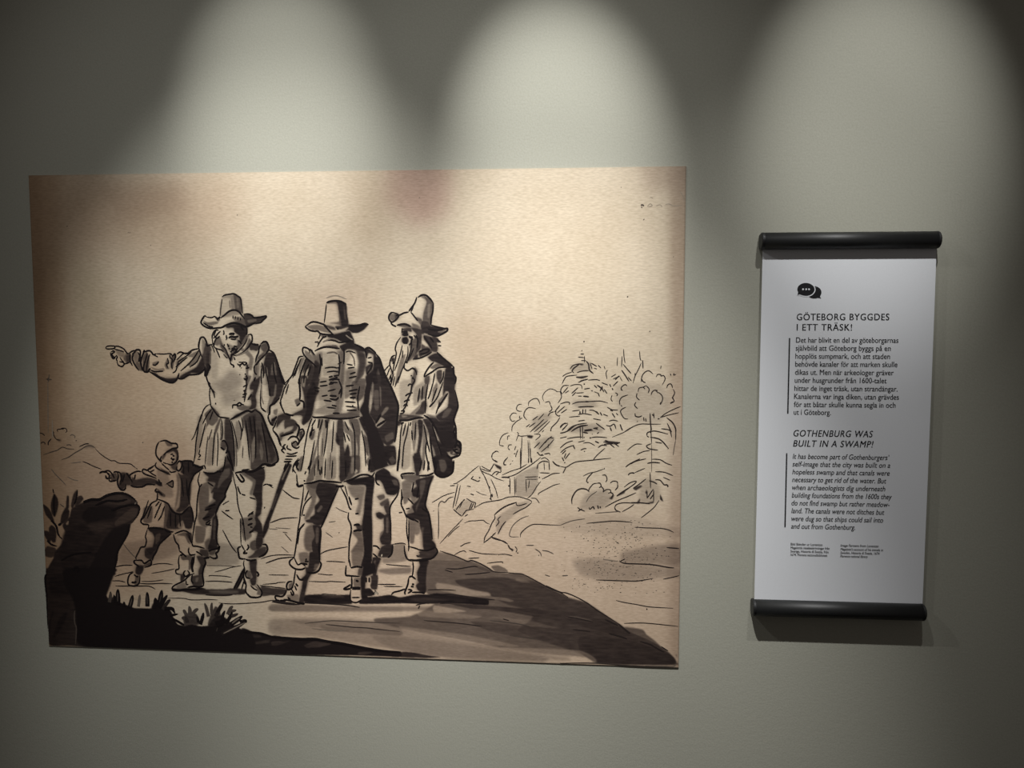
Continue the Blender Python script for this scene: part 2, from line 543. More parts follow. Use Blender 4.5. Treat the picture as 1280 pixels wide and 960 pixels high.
l13 375,390 380,430 360,480 350,540 360,610 360,650
w70 250,560 350,550 350,640 310,680 260,660 240,620
p40 280,580 310,570 300,610 280,620
l10 250,540 240,600 260,630
l9 185,600 190,640 210,640
w30b5 90,650 170,620 190,680 100,690
l16 45,685 100,700 180,690 250,690 360,680
l12 200,670 260,660 320,665 365,650
w85 50,680 130,690 360,680 365,700 60,715
l11 765,400 760,440 770,490 760,560 785,640 780,700 800,740 850,770 920,765 940,740 940,710 910,660 890,640
l12 780,390 830,400 890,390
w80 820,400 890,400 885,480 890,520 880,640 840,650 820,590 850,570 830,520 820,460
w50 780,500 830,510 840,570 800,580
l13 890,510 910,540 895,560
l11 800,500 780,530 790,570 830,580
l10 760,580 775,640
l9 830,650 860,680 900,700
w45 870,650 930,690 935,750 890,740 900,700
l13 795,730 830,765 900,770
l12 770,470 700,610 660,685
l11 755,560 690,680
w80 740,510 770,500 750,580 700,680 660,685
l9 765,600 740,690
@man_c 460 360
p100 500,95 560,80 590,140 560,240 540,310 470,290 430,230
w45b4 520,80 570,75 600,130
w62 560,75 620,110 660,155 640,240 635,370 600,400 550,330 560,240 590,140
w80 540,330 600,340 630,380 580,420 530,400
p30 600,170 630,160 620,280 600,300
l11 490,90 470,150 430,205 410,235
l9 465,150 445,210 430,240
l12 500,95 540,70 580,72 620,105 655,150
l12 655,150 650,230 635,300 630,370
l11 410,240 360,250 320,270 280,275
l10 430,240 470,290 500,330
w60 470,290 540,310 540,380 500,330
w50 220,260 290,260 290,310 250,330 220,310
w72 270,250 320,270 280,330
l11 280,250 240,245 215,270 212,310 240,340 280,320 310,275 280,250
l11 230,345 250,370 285,385
w60 290,375 380,355 440,385 500,400 520,420 460,415 400,400
l13 290,372 370,360 430,385
w50b5 440,350 500,370 540,410 460,400
w90 540,400 640,380 730,405 700,440 740,450 680,480 600,460 540,440
l13 635,370 700,390 760,405 795,405 790,430 740,460 690,480 640,470 600,460
w55 700,430 780,410 770,440 720,460
w84 440,400 560,420 560,460 480,450
w96 345,450 400,445 405,480 345,475
w94 345,500 390,490 410,520 400,550 345,545
l9 345,400 340,450
w82 350,405 430,400 440,440 400,430 350,425
l10 410,490 440,510 430,550 410,570
l9 440,480 450,520
l9 460,470 480,500
w82 480,440 540,440 530,600 500,640 470,680 490,560 500,500
w84 560,470 640,490 690,540 700,600 690,640 640,630 600,560 560,510
w70 540,560 620,600 610,620 540,620
p60 545,520 600,570 580,590 545,550
w84 640,480 700,500 720,545 680,540
l10 690,510 730,545
l9 700,575 735,577
l9 330,490 290,550 275,610 285,660 260,780 250,860
l8 345,570 330,640 300,740 265,830
l8 400,580 400,660 370,750 330,850 300,950
l8 350,620 345,700
l8 440,540 430,620 390,740
l9 460,600 420,690 380,750
w62 420,560 500,480 500,640 440,710 390,740 430,640
w40 330,700 380,660 350,800 300,950 270,960 290,850
l11 450,710 520,700 590,670 640,640
l12 510,640 560,615 620,610
w82 510,640 620,610 640,640 560,670 520,690
w88 470,680 500,660 500,700 450,720
l13 690,640 740,690 800,740 850,780
w90 600,690 690,650 790,740 840,770 830,800 760,780 680,740 640,730
l11 660,740 620,780 580,840 560,885
l11 830,790 760,790 700,800 640,840 560,890
w50 620,790 700,750 780,760 720,790 650,810
l11 850,780 860,800 840,810
l10 275,670 240,690 220,750 230,800 250,850
l9 245,700 255,730 250,760
w70 230,720 260,690 270,720 240,740
l8 215,770 180,810 165,830
l8 220,800 190,880
l8 235,860 210,920
l8 260,860 230,940
w50 230,830 260,840 250,900
l14 240,850 255,850
l10 370,770 365,800 400,825 450,800 480,830 490,870
l9 385,750 400,740
l10 440,800 480,820
l9 430,870 440,880
w62 470,790 500,830 490,870 470,960 440,960 450,890
l10 440,900 460,895
w90 780,800 860,800 870,900 870,960 760,960 770,860
w75 690,830 740,820 740,900 720,960 690,900
w70 570,890 620,880 610,960 570,960
l9 670,850 650,960
l9 760,830 750,900 720,960
l13 855,790 860,860 880,900 870,960
@man_c 460 470
l8 235,0 225,60
l8 270,0 250,100
l8 310,0 270,110
l8 250,20 230,90
l10 440,20 470,40 440,100 430,170 400,230 380,300 340,350
l10 400,100 420,80 450,90
l10 375,200 400,180 450,165
l10 360,260 390,240 420,240
l9 355,300 380,280 400,300
l11 330,350 365,345 350,375
l9 320,375 350,370
w60 440,0 480,20 440,150 400,260 370,330 360,320 400,220 430,120
w50 520,150 580,60 590,0 610,60 580,220 550,230 490,230
w78 540,260 580,240 590,300 560,380 470,380 520,320
w40 420,380 520,290 560,270 540,380 440,410
l13 310,440 400,440 480,420 560,415
w72 310,400 330,380 440,390 540,400 480,420 350,435 310,440
p50 340,390 400,400 350,415
w86 770,0 870,0 870,150 900,270 890,350 860,430 720,450 680,400 760,340 800,300 810,160 780,150 750,200
l10 600,80 580,220 575,370
l9 660,40 620,180 600,230
l9 750,60 700,200 640,290
l12 660,260 615,310
l12 800,170 740,260 690,340
w50 700,250 780,170 790,200 720,310
w45 650,130 690,60 700,130 650,220
w50b5 580,380 640,390 700,410 720,440 640,430
w90 610,420 680,420 720,450 860,430 860,560 850,640 800,700 740,660 690,580 660,500
l14 560,390 620,430 660,490 700,560
w93 690,540 860,560 880,640 900,660 850,740 790,760 740,700
p25 760,360 800,320 840,330 800,400 740,420
p60 800,780 870,750 900,720 890,780 830,800
l13 870,140 900,270 895,330 860,430 880,520 885,640 920,660 930,700 915,790 830,820
l12 860,740 900,730
l11 890,660 870,720
l14 830,820 790,790
w85 300,450 340,440 330,480 300,500
l9 350,460 330,560 320,700 300,860 290,950
l9 380,470 350,600
l9 410,460 390,580 360,700 345,920
l9 430,460 420,500
l12 330,480 360,460
l14 320,700 300,930
l10 440,540 445,640
w40 440,450 500,440 490,600 460,760 440,620
w88 500,440 550,450 545,600 520,760 540,850 520,950 470,950 460,780 490,760 510,600
w45 545,470 600,560 580,700 560,940 540,900 550,640
w86 550,430 620,440 680,600 720,760 780,880 800,950 700,950 650,800 630,680 600,540
p55 640,680 670,760 690,880 670,930 640,800
l10 590,640 580,760 620,940
l12 620,600 640,760 670,940
w92 700,640 790,760 830,830 850,880 840,960 770,960 740,840
p40 760,820 780,850 760,920
l12 860,840 855,940
@man_c 450 570
w55 420,190 590,180 600,240 520,240 420,220
l12 410,180 480,170 550,170
l11 410,185 430,230
l9 370,150 385,80 400,0
l12 590,195 680,190 740,165
w86 530,0 590,0 600,90 590,190 560,190 550,110
l10 600,150 620,40
l13 680,150 690,50
l9 640,140 650,40
l10 430,20 425,110
l12 390,10 380,150
w92 740,0 900,0 930,60 930,140 870,200 800,200 750,160
p28 790,40 850,40 870,110 840,160 810,150
l14 740,10 760,100 750,160 800,205 870,200 930,150 930,50
w93 160,160 240,120 300,160 330,260 400,300 390,360 340,390 270,380 240,310 230,280 200,240 160,240
l11 160,170 165,260 200,290
w90 300,190 380,230 400,300 340,300 300,280
p28 320,240 370,240 385,290 345,290
w60 170,400 240,380 250,420 200,440
w65 200,470 280,420 290,480 220,500
w75 240,500 290,450 300,560 270,580
w85 160,570 200,560 260,600 210,630 170,610
l10 390,350 370,400 310,490 300,560 310,680 310,860
w85 240,600 300,570 310,700 310,880 220,880 200,820 240,740
p30 262,620 285,620 285,760 262,760
w50b5 200,780 240,740 240,880 210,880
l11 415,330 420,400 415,480 440,540 470,620
l10 430,400 420,440
w50b8 430,210 600,220 570,290 500,270
w45b6 500,380 560,300 570,430 520,500 470,560 540,560
w89 560,240 740,190 700,300 670,400 650,490 690,590 710,680 720,860 640,900 620,780 600,700 590,640 500,620 460,580 540,560 520,500 590,420 530,400 520,340 570,300
p25b4 600,250 660,240 630,380 590,470 560,560 560,500 600,420
w40b6 480,620 600,640 600,760 560,790 500,680
p25b4 610,720 650,720 640,860 620,860
l13 720,210 690,300 670,400 655,490 690,580 710,700 725,830
l9 470,620 470,760 490,880 485,950
l9 490,640 490,880
l12 460,590 500,620 550,640
l9 460,525 500,520
l8 390,565 425,560
@man_c 450 650
w90 640,80 720,80 720,220 760,260 740,300 640,300 630,200
w78 590,310 680,300 760,280 770,320 720,380 640,385 570,360 600,340
l12 445,250 450,320 480,390 540,400 640,390 720,380 770,330 775,300 750,260
l10 480,260 560,280 600,295 680,300 750,270
l14 480,395 560,400 680,400
l10 565,350 590,365
w92 720,200 760,250 740,290 700,300
l10 530,410 535,480 525,560
w89 590,400 690,400 670,470 660,600 660,720 620,720 600,640 580,600 570,520 600,450
l12 490,570 520,560 560,590
l12 490,570 480,640 450,720 460,740
l14 520,640 545,640
l12 510,660 540,665
w86 570,590 620,600 640,720 580,700 560,650 590,620
l12 480,690 520,700 480,730
p90 330,742 430,712 450,750 400,755
l11 315,745 340,720 400,705 440,690 470,690
l12 520,720 600,720 650,730
l11 130,255 170,260 200,290
l10 130,330 180,370
w82 220,260 330,240 320,320 280,370 230,370 180,360 190,320
w86 130,370 210,380 180,460 160,560 130,560 120,450
p35 140,410 160,400 150,470 135,470
l12 330,240 320,330 280,375
h14 215,350 225,352
w80 100,560 180,550 170,690 110,680
p80 50,570 110,560 110,640 60,640
l12 65,570 65,620
l12 95,570 95,620
w92 30,690 100,680 150,740 100,760 40,750
l11 150,700 185,740
l10 130,740 170,710
h8a80 150,740 165,715 180,745
@man_b 350 360
p100 470,150 560,135 600,200 600,340 560,360 450,350
w40b4 470,150 560,135 590,180 560,160 490,160
w50b5 490,350 560,360 620,375 610,330 560,345
w60b4 590,200 620,180 640,380 600,370
w90 560,130 620,135 668,160 675,260 690,350 670,385 620,380 610,300 590,220 580,160
p25 640,170 660,250 665,320 645,300
l14 468,150 500,135 560,128 610,135 665,160
l8 468,160 458,250 445,350
l7a30 465,100 560,75 670,110
w40 275,385 330,370 400,370 460,390 520,450 440,440 380,420 330,420
l11 265,375 260,390 300,420 350,432 380,430 410,455 480,465 540,460
l12 265,378 310,345 350,338 400,350 450,370 480,410 510,440 530,458
l10 440,370 480,410 520,450
w70 460,370 540,390 560,420 500,410
w82 560,380 620,380 700,360 690,400 640,410 600,415 560,400
w94 690,370 740,380 860,355 885,370 840,420 780,450 730,448 690,420 650,430 690,390
l13 700,370 740,375 800,370 850,355 888,365
p80 530,445 600,420 690,390 650,435 560,455
l14 570,400 590,410
w94 480,465 560,460 640,440 700,430 720,470 740,510 745,560 700,580 660,545 600,540 520,500 480,490
l9 470,480 430,500 400,540 375,590
l9 440,480 400,540 380,560
l8 350,540 390,538
l8 405,450 400,480 385,510
w50 410,460 480,470 460,500 420,490
p90 460,520 560,520 640,545 600,570 500,560 420,580
l10 440,530 500,520 560,530 600,545 680,530 740,510
l12 350,630 400,605 450,590 500,590 560,600 600,605
w60 430,580 560,570 590,600 500,590
w90 600,580 700,540 760,560 830,600 850,640 760,620 680,610 640,640 620,620
w50b12 370,660 430,640 420,760 400,900 350,900 340,800
w86b6 350,720 400,760 400,880 350,960 300,960 330,850
w40b12 560,620 640,640 640,960 600,960 520,960 500,900 580,800 600,700
w55b8 600,640 650,640 640,960 600,940 620,800
w78b10 760,600 860,660 860,800 780,960 740,960 770,860 790,740
w45b12 660,820 760,820 720,960 660,960
l10 520,920 560,910 600,915
l10 540,880 590,870
l9 500,940 580,945
l7 560,800 600,790
l7 580,760 620,740
l11 640,600 645,660 640,760
w40 250,620 300,650 350,710 370,780 300,720 260,680
w45 300,620 360,670 420,760 400,800 350,720
l11 300,650 290,610 245,592 230,610 235,650 270,700 330,750 370,790
l10 270,600 310,620 350,670
l10 300,610 330,630
l10 240,680 195,690 175,740 140,830 120,880 55,950
l9 215,700 180,790 150,880
l9 265,700 230,800 200,900 210,960
w78 260,700 330,760 340,850 300,960 260,960 290,870 300,800 260,820 230,860
w40 200,720 250,690 220,790 190,860
l10 245,750 200,880
l14 200,900 190,960
w86 850,610 880,600 960,660 960,720 940,740 930,680 890,650 870,690
p60 890,650 940,670 930,740 880,790 870,740
l12 750,560 830,600 860,640 870,700
l12 850,610 890,595 940,630 965,660
l10 880,740 930,750
l9 880,700 920,690
w93 950,690 1000,700 1040,830 1090,960 1000,960 990,850 980,960 870,960 860,880 930,820 940,740
w86 860,790 930,750 920,830 870,870
p25 970,860 985,800 1010,900 1000,960
p30 880,820 910,790 915,830 885,860
l10 870,860 900,820 930,760
l13 965,660 1000,710 1030,800 1060,880 1100,960
@man_b 350 470
l9 110,10 60,100 45,130 25,200 10,250 25,320 50,370
l12 50,370 110,390 140,390
l9 60,180 90,80
w80 210,0 270,0 290,100 330,0 400,30 380,120 400,150 370,200 350,260 330,370 310,430 240,490 220,470 230,400 180,390 110,400 150,370 230,330 250,270 240,180 220,100
p60 225,30 260,20 250,110 225,100
w92 270,180 340,60 370,130 350,240 320,370 300,440 240,490 230,460 270,330
p60 120,410 180,400 220,410 200,440 140,430
l13 195,20 200,100 205,180 200,240
w50 150,240 200,220 210,270 170,300
l10 170,300 205,270
l12 200,240 240,260 240,320
l9 340,110 400,120
l9 350,140 390,155
w30b10 380,120 600,40 620,380 520,390 340,370 400,300
w50b6 500,20 600,10 640,130 600,260 590,380 540,390 560,260 510,200
l11 490,40 540,25 580,10
l11 490,80 540,70
l13 500,195 570,200
l12 500,225 560,235 590,210
l10 520,290 570,300
l10 530,370 600,370
l9 480,150 560,130
l11 590,180 620,120
w60 720,60 800,40 780,140 740,240 720,200
l12 700,215 760,215
l10 650,255 760,262
l9 725,290 735,300
w40b6 650,60 700,50 720,180 650,230
w55b6 680,360 790,300 800,380 650,390
p50 350,260 430,240 460,290 360,330
w60 430,405 530,380 700,370 800,380 780,410 600,430
l12 325,400 350,412 430,410 500,420 580,425 700,420 800,400
w94 800,340 840,250 850,150 870,60 890,0 920,0 920,80 900,200 890,300 900,380 930,430 970,500 1000,580 1040,680 1060,780 1080,880 1100,890 960,940 930,900 900,760 880,640 870,560 840,480 800,410 830,400
w86 920,0 1060,0 1100,70 1150,180 1185,290 1175,430 1165,540 1160,640 1080,700 1010,640 960,580 970,500 940,440 900,380 920,300
p50 925,60 940,90 930,260 910,280
p40 1000,100 1015,140 1015,290 1005,290
p65 955,490 1010,410 1060,450 990,520
l14 960,470 1010,380
l14 970,500 1060,440
p45 1020,400 1080,340 1090,310 1060,310 1020,370
p25 940,150 990,150 990,330 950,330
p25 1050,600 1130,560 1140,620 1070,660
l14 1060,0 1110,100 1160,220 1185,300 1175,430 1165,560 1150,660
w92 1040,700 1150,700 1165,800 1160,880 1100,890 1070,850 1040,800
p25 1090,830 1130,800 1160,850 1120,880
w45 380,430 440,430 420,540 390,640 340,860 280,930 360,700 390,550
l9 325,420 300,480 275,570 260,660 240,760
l9 360,430 320,500
l9 430,430 400,540
l9 400,430 380,520
w60 330,560 355,540 340,620 320,640 305,620
l9 300,620 310,560 350,530
l12 330,500 310,600
l9 455,440 470,470 460,520
w75 450,440 500,435 460,530
l7a70 390,560 385,700 380,930
l7a70 430,620 425,800
l7a60 510,760 500,940
l8 420,900 415,960
w76 580,440 630,440 640,580 640,700 660,800 690,800 700,960 600,960 600,840 600,700 560,650 570,560
w90 565,560 600,640 590,690 565,660
w90 640,800 680,680 700,760 690,940 650,920
w45 630,450 700,520 760,600 770,760 770,940 720,960 720,760 700,600 650,560
l9 650,450 690,540
l9 640,560 660,660
l9 670,580 700,650
w60 690,440 780,430 810,560 800,760 790,950 770,900 780,720 750,580
w88 790,420 860,440 930,600 950,800 960,940 900,960 900,800 870,600 830,520
p80 800,600 840,580 870,720 890,850 870,930 810,900
w60 840,580 880,640 890,800 860,760
l9 200,830 140,900 130,960
l9 180,850 160,900
l12 170,920 190,940
@man_b 340 570
l9 270,20 225,80 215,130 245,170
l12 245,100 265,140
l10 270,60 250,110
l9 250,180 255,250 270,300
w50 340,260 420,60 450,0 480,0 430,140 420,240
l9 330,180 345,150
l10 320,240 335,250
l9 380,90 360,130
l8a80 430,80 430,200
l9 470,30 465,150
l10 500,100 500,180
l10 480,130 485,190
w86 680,0 790,0 790,80 760,200 730,240 690,260 675,200 690,100
w66 790,0 880,0 880,160 840,180 780,230 740,240 780,120
p35 800,20 830,20 820,160 790,170
w93 740,255 860,220 1000,200 1030,230 1010,400 1000,540 1000,720 1000,960 930,960 910,800 900,700 920,560 930,420 940,290 800,290
l12 720,255 800,230 860,200 900,185 960,185 1000,200 1030,160
p80 830,180 860,150 840,130
p80 900,30 960,20 950,150 900,140
l13 980,30 970,150
w50 940,60 980,0 1020,100 1010,160
l16 250,270 270,300 320,285
l13 320,275 400,265 480,245 540,250 620,255 700,265
w45b6 340,290 460,290 430,500 380,600 330,640 330,600 400,440
w88 470,260 660,285 640,360 590,480 540,620 490,690 420,680 380,620 430,580 430,500 480,440 440,360
w60 350,285 480,260 440,330 400,320
p35 490,490 510,510 470,560 450,550
w88 340,640 420,620 520,600 510,680 420,670 350,660
l10 320,300 310,420 290,540 280,640 265,720 250,860 235,950
l9 370,340 330,450
l9 400,400 330,480 300,600
l13 670,310 610,440 560,560 520,650 490,720
l13 490,720 490,800 475,900 470,960
w50b8 340,720 400,680 450,720 430,850 400,950 340,940 320,850
w86 410,690 490,700 490,800 475,960 410,960 400,860 430,800
p30b3 440,720 470,720 465,860 440,870
l9 320,690 280,740 260,880
l11 330,670 270,740
l13 320,580 325,595
l14 640,300 700,300 720,290
w40b8 760,300 930,300 910,440 880,590 840,560 870,450 800,400
w50b6 800,760 900,760 920,960 790,960 860,840
w75 840,690 900,690 910,740 860,740
l11 690,310 740,400 760,460 780,520 800,530
l12 770,400 800,490
l8 730,290 760,400
l10 830,430 870,420
l10 835,575 870,570
l11 770,560 765,620 790,680 795,750 775,860 775,930
l14 820,690 860,680 880,690
l14 815,750 850,740 900,740
@man_b 340 650
w86 380,320 480,320 480,420 440,500 400,520 360,500 370,440
w40b6 270,330 360,320 370,430 290,430
l10 265,100 240,280 225,370
l11 490,100 480,300 480,410
p90 190,410 240,430 310,440 340,465 290,485 240,480
l12 225,370 180,410 190,450 240,485 300,490 340,470
l10 225,370 260,440 300,430 340,460
l10 350,380 340,400
l10 330,410 370,410
l13 300,430 360,440
l13 480,410 495,440 470,500 420,525 360,520
p35 430,440 470,440 460,490 420,500
w86 340,470 400,490 400,530 380,560 360,600 340,690 300,690 310,600 290,590 340,540
l10 240,490 225,590 220,640
l12 250,540 280,590 320,590
l13 240,630 265,660
w82 300,680 340,690 330,740 320,830 270,830 280,760
w45 170,640 210,620 210,670 170,690
l12 210,610 170,615 150,650 160,690 200,680 220,630
l12 150,700 130,740 100,760 40,755 45,790 80,800
l12 200,690 220,730 205,745 190,710
l10 230,650 250,700
w35b4 150,750 260,740 270,810 180,800
l14 120,790 180,800 300,830 330,830
l11 160,770 190,790
l12 80,800 150,800
w93 910,0 1000,0 1000,400 960,460 890,460 920,340 930,150
w40b6 800,320 910,320 900,460 810,460
l10 795,90 775,250 770,420
p70 750,480 860,470 860,545 750,540
w60 870,480 920,480 910,550 860,550
w95 920,440 1030,430 1030,520 940,560 900,560 910,500
l12 745,450 740,540 770,552 880,560
l10 770,370 790,470
l12 790,475 850,462 910,470
w40 820,580 890,580 890,660 820,660
w93 890,560 940,560 930,700 960,780 900,790 890,680
p80 800,700 880,700 880,760 800,760
l12 800,560 800,650 790,680
l12 720,680 760,660 790,640
l13 715,680 740,690 790,680
l11 800,670 890,670
l12 800,685 890,685
p80 795,775 890,775 880,800 820,815 795,800
l10 790,690 785,770 800,810 850,820 900,790
l9 800,770 880,770
l14 840,600 870,610
@boy 110 540
w45 770,90 830,100 850,140 800,140
w76 790,190 880,155 905,200 905,270 880,290 890,230 860,190 800,210
w55 740,240 790,200 780,240 750,280
l11 720,95 780,82 840,110 890,115 900,150 870,160 840,160
l11 715,95 690,150 685,220 710,265 740,300
l9 760,230 790,200 850,160
l10 740,240 730,270 745,290
l9 900,180 905,260 870,310 830,325 790,310
l9 830,225 855,215
l12 850,230 870,240
l13 845,265 855,275 870,262
l10 840,300 855,298
l9 845,250 835,270
l8 755,300 790,315
w60 730,360 790,390 820,400 800,430 750,400
w60 830,330 890,290 900,340 890,385 850,370
p80 740,315 820,370 810,395 700,340
l10 690,300 680,340 720,375 780,400 830,425
l9 740,310 790,355 820,380
l9 820,385 840,400 890,390
l11 680,325 640,350 610,370 600,380 560,370 550,395 580,420 640,440 690,460
l9 660,340 620,370
l8 670,375 620,400
l9 600,380 640,410 690,440
w72 450,450 480,480 560,460 630,460 690,480 720,520 660,520 600,520 560,540 470,540 440,545 430,510
p60 460,420 550,400 540,450 480,460
l10 540,395 500,390 450,410 425,430 430,460 450,500
l11 430,530 470,545 550,545 600,520 680,525
w72 320,410 400,410 430,450 430,530 390,530 360,570 330,570 310,520 330,470
l12 390,405 415,440 425,460
l12 300,400 310,440 300,490 310,540 340,575 375,570 385,520
l10 260,400 290,395 330,410 340,470 330,520
l12 120,410 150,395 195,400
l10 170,390 215,385 250,420 270,460
l10 180,430 200,460 240,455
l12 195,400 220,430 215,450
l11 215,470 230,490 290,480
l10 180,440 190,460 210,465
w55 230,420 290,410 300,480 240,485
w92 680,490 730,500 750,540 720,540 690,520
l11 710,470 725,500 745,510
w60 690,560 730,590 780,630 770,650 720,630
l12 690,560 680,590 720,600 750,630
l10 700,600 700,650 690,680
w40 800,520 850,490 850,545
l9 785,520 830,495 855,485 855,545 830,540 800,520
w40b6 890,420 920,450 920,560 900,700 870,780 900,560
w76 900,400 940,430 1010,400 1040,420 1030,640 1020,720 970,780 920,800 880,790 920,740 930,600 930,480
w82 920,290 1050,290 1060,340 1040,480 1000,440 960,420 930,400 950,350
p30 895,320 940,300 935,350 910,375
l11 895,340 890,370 915,385 940,350 945,300 915,290 895,320
l12 940,290 1000,285 1050,295 1055,340
l10 1010,300 1010,400
w86 1060,345 1150,355 1110,390 1060,430 1040,480 1030,440 1050,380
l11 1055,330 1110,345 1160,350
l11 1160,355 1120,385 1070,420 1040,480 1020,530 1010,640 1030,740
w40 560,860 610,820 630,830 580,890
w50 770,710 820,720 800,840 790,950 760,960 770,830
w76 820,740 880,800 960,820 940,960 790,960 800,840
w82 960,800 1030,740 1060,850 1040,960 980,960 950,880
p60 900,930 950,880 975,960 910,960
l11 690,665 760,690 810,720 850,790 930,820 980,780 1020,740
l10 700,680 640,710 600,780 570,840 535,880 545,910 605,925
l9 720,690 680,740
l9 740,700 700,790 670,860
l9 770,740 740,830 705,885
l12 1030,740 1050,800 1060,900
@boy 120 620
l10 530,40 500,130 470,210 455,235 470,275 530,285 525,320
w86 530,325 690,320 760,360 700,420 650,460 620,520 560,580 570,600 530,570 500,540 530,520 570,510 590,420 570,370 540,350
w76 500,520 620,510 580,600 560,640 500,610 490,580
p30 600,390 650,370 640,440 600,480
l12 520,320 600,315 680,325
l10 690,325 720,350 780,355
l10 790,375 850,350 900,345 950,375
l10 520,330 500,400 510,440 495,500 455,510 430,560 405,610 410,640
l11 760,370 700,420 640,480 610,550 580,600 570,640
w60 420,680 480,690 540,660 560,650 550,690 470,705
l12 400,635 385,655 405,680 440,700
l11 400,640 460,640 490,670 540,640 560,650 550,690 490,710
w82 410,700 480,700 470,760 440,790 400,770
w45 400,800 440,790 440,860 390,890
l11 380,760 345,780 325,830 330,880 370,895 410,890 440,860 445,790
l11 385,780 410,800 430,800
l14 360,860 390,860 410,850
w45 810,390 900,360 950,480 920,460 890,400
w76 900,370 960,370 970,480 930,430
l11 780,380 800,450 830,490 840,550
l10 930,380 960,470
l11 840,545 880,580 910,605
w50 850,600 960,590 970,700 930,740 930,640 870,640
l10 840,590 830,650 835,720 805,735 810,770 850,780
l11 845,590 880,580
l12 900,740 880,770 900,800 940,775 920,740
l12 975,600 960,680 970,760
w76 850,780 900,790 880,840 850,860
@ground 120 620
l10 200,705 280,690 370,690
l9 195,800 260,780 330,765 380,750
l9 170,845 240,845 300,860
l10 200,897 300,897 420,897 540,900 600,930
l10 440,870 540,875 650,870 770,875
l8 460,850 560,850 680,835
l9 550,690 620,675 700,672 770,685
l8 560,770 680,750 790,725
l8a70 280,475 330,540 395,610
w14b14 280,480 800,400 820,560 600,650 240,680
@man_b 350 360
w14b8 420,640 600,640 600,780 440,760
w20b8 640,620 720,600 700,700 650,780
w45b5 610,640 640,640 640,900 615,900
w20b8 440,780 600,760 600,860 440,880
w30b8 640,830 760,800 760,900 640,900
w70b4 780,640 850,680 840,860 790,900 800,760
l9 450,800 520,790 590,800
l9 470,840 540,830 600,840
l10 490,890 530,880
l9 670,760 730,770
l9 680,800 750,790
l10 700,860 760,840
l10 690,900 770,880
l8 660,640 700,630 760,650
l11 400,660 410,760 395,860
l9 420,690 425,780
l11 590,660 600,760 590,880
l8 130,900 170,800 200,740
l9 290,760 250,860 240,950
l11 310,780 280,880
@man_b 350 470
w24b8 360,30 500,20 520,160 400,200 360,150
w40b7 590,60 640,40 640,240 600,380 580,280
w60b4 760,40 860,30 840,200 780,260 740,180
l9 400,60 470,50
l10 400,100 480,90
l9 420,200 480,190
l10 440,240 520,250
l9 470,310 560,320
l11 590,40 620,120 610,220
l10 660,100 740,90
l10 690,150 780,130
l11 700,180 770,170
l9 660,300 760,310
l9 670,340 770,340
l10 800,100 780,220 790,340
w28b5 440,440 480,440 460,640 430,800 410,940 390,940 410,700
w14b6 480,560 560,560 560,940 470,940
l9 480,450 470,600 440,800
l9 540,450 530,640 520,760
l8 250,740 230,860 210,950
l9 350,640 320,800 290,940
l9 720,460 750,600 750,900
l9 820,540 850,700 860,900
w50b4 200,820 240,800 220,940 180,950
@man_b 340 570
w30b5 460,20 520,10 500,240 430,260
w30b4 560,20 640,10 640,220 540,230
l8 400,40 370,180
l9 540,20 530,220
l9 610,40 600,220
l9 830,20 830,150
l9 740,40 740,200
@man_a 240 470
w20b6 60,420 120,400 90,700 40,800
w20b6 180,620 240,640 220,880 150,880
w28b5 440,460 500,480 490,700 440,760
l9 140,470 100,640 80,720
l9 230,560 215,760 210,890
l9 300,430 310,560 300,640
l9 540,440 560,620 580,840
l10 620,400 640,600 640,820
l10 700,460 740,680 760,860
l9 580,400 600,560
@man_a 240 360
l16 372,462 412,456 428,466
l14 380,492 410,486 440,494
l13 400,600 420,612 440,604
l12 372,570 366,590
l13 460,600 430,650 400,670
w40b5 470,600 560,620 620,700 600,820 560,800 580,700
w35b5 640,700 680,740 670,900 610,940
w12b10 200,640 260,660 260,900 200,900
l10 700,740 720,820 715,900
l10 860,760 890,880 910,950
l11 640,890 620,930
l10 470,520 500,560
l11 490,380 520,420
@man_a 220 580
w45b5 230,240 330,180 330,400 240,480
w45b5 640,560 720,540 760,720 680,760
w40b4 200,620 300,640 280,780 200,780
l10 320,180 380,220
l10 290,460 360,440
l11 330,420 400,400
l10 300,600 360,610
l10 720,520 780,470
l9 660,300 700,310
l9 740,330 800,350
@boy 110 540
w18b8 700,340 800,420 860,640 760,640 700,500
w40b4 560,760 650,740 640,900 560,900
l9 640,740 600,860
l9 830,800 830,940
l9 880,810 880,950
l9 920,820 930,940
l10 960,330 960,420
l10 940,460 960,640
l10 990,470 1000,640
l10 480,420 470,470
l10 370,420 350,500
l10 350,430 330,500
@man_c 460 470
w18b8 320,60 430,40 400,200 330,340
w26b7 460,120 560,60 560,220 460,300
w18b7 620,160 720,60 720,240 640,340
w18b6 330,540 430,520 420,900 320,920
l10 520,120 500,260
l10 550,100 540,240
l10 690,120 640,260
l9 720,260 680,380
l9 480,460 470,640
l10 560,480 590,640 620,760
l10 640,480 690,640 740,800
@man_c 450 570
w45b5 420,260 520,240 500,420 440,480
w45b5 490,660 560,640 540,860 500,860
l10 540,260 520,360
l10 480,420 540,480
l10 520,620 590,660
l10 590,300 570,420
l10 620,520 680,560
@man_c 460 360
l17 348,440 400,438
l17 350,468 402,464
l17 348,510 395,500
l15 352,545 400,548
l12 410,480 440,500 430,540
l12 480,470 500,520 490,600
l12 560,480 600,540 640,600
l12 620,490 660,540
l11 520,660 580,650 620,620
l12 600,410 700,420 760,410
@man_c 460 470
w72 850,650 905,640 930,700 915,780 860,790 820,770
p55 860,745 895,735 885,765 845,780
l14 880,640 915,660 930,700
l13 860,700 900,690 925,720
l13 850,730 880,760 915,770
l16 905,790 860,810 825,822
l12 880,500 860,560 885,620
w80 860,560 885,600 885,650 850,650
@man_b 350 360
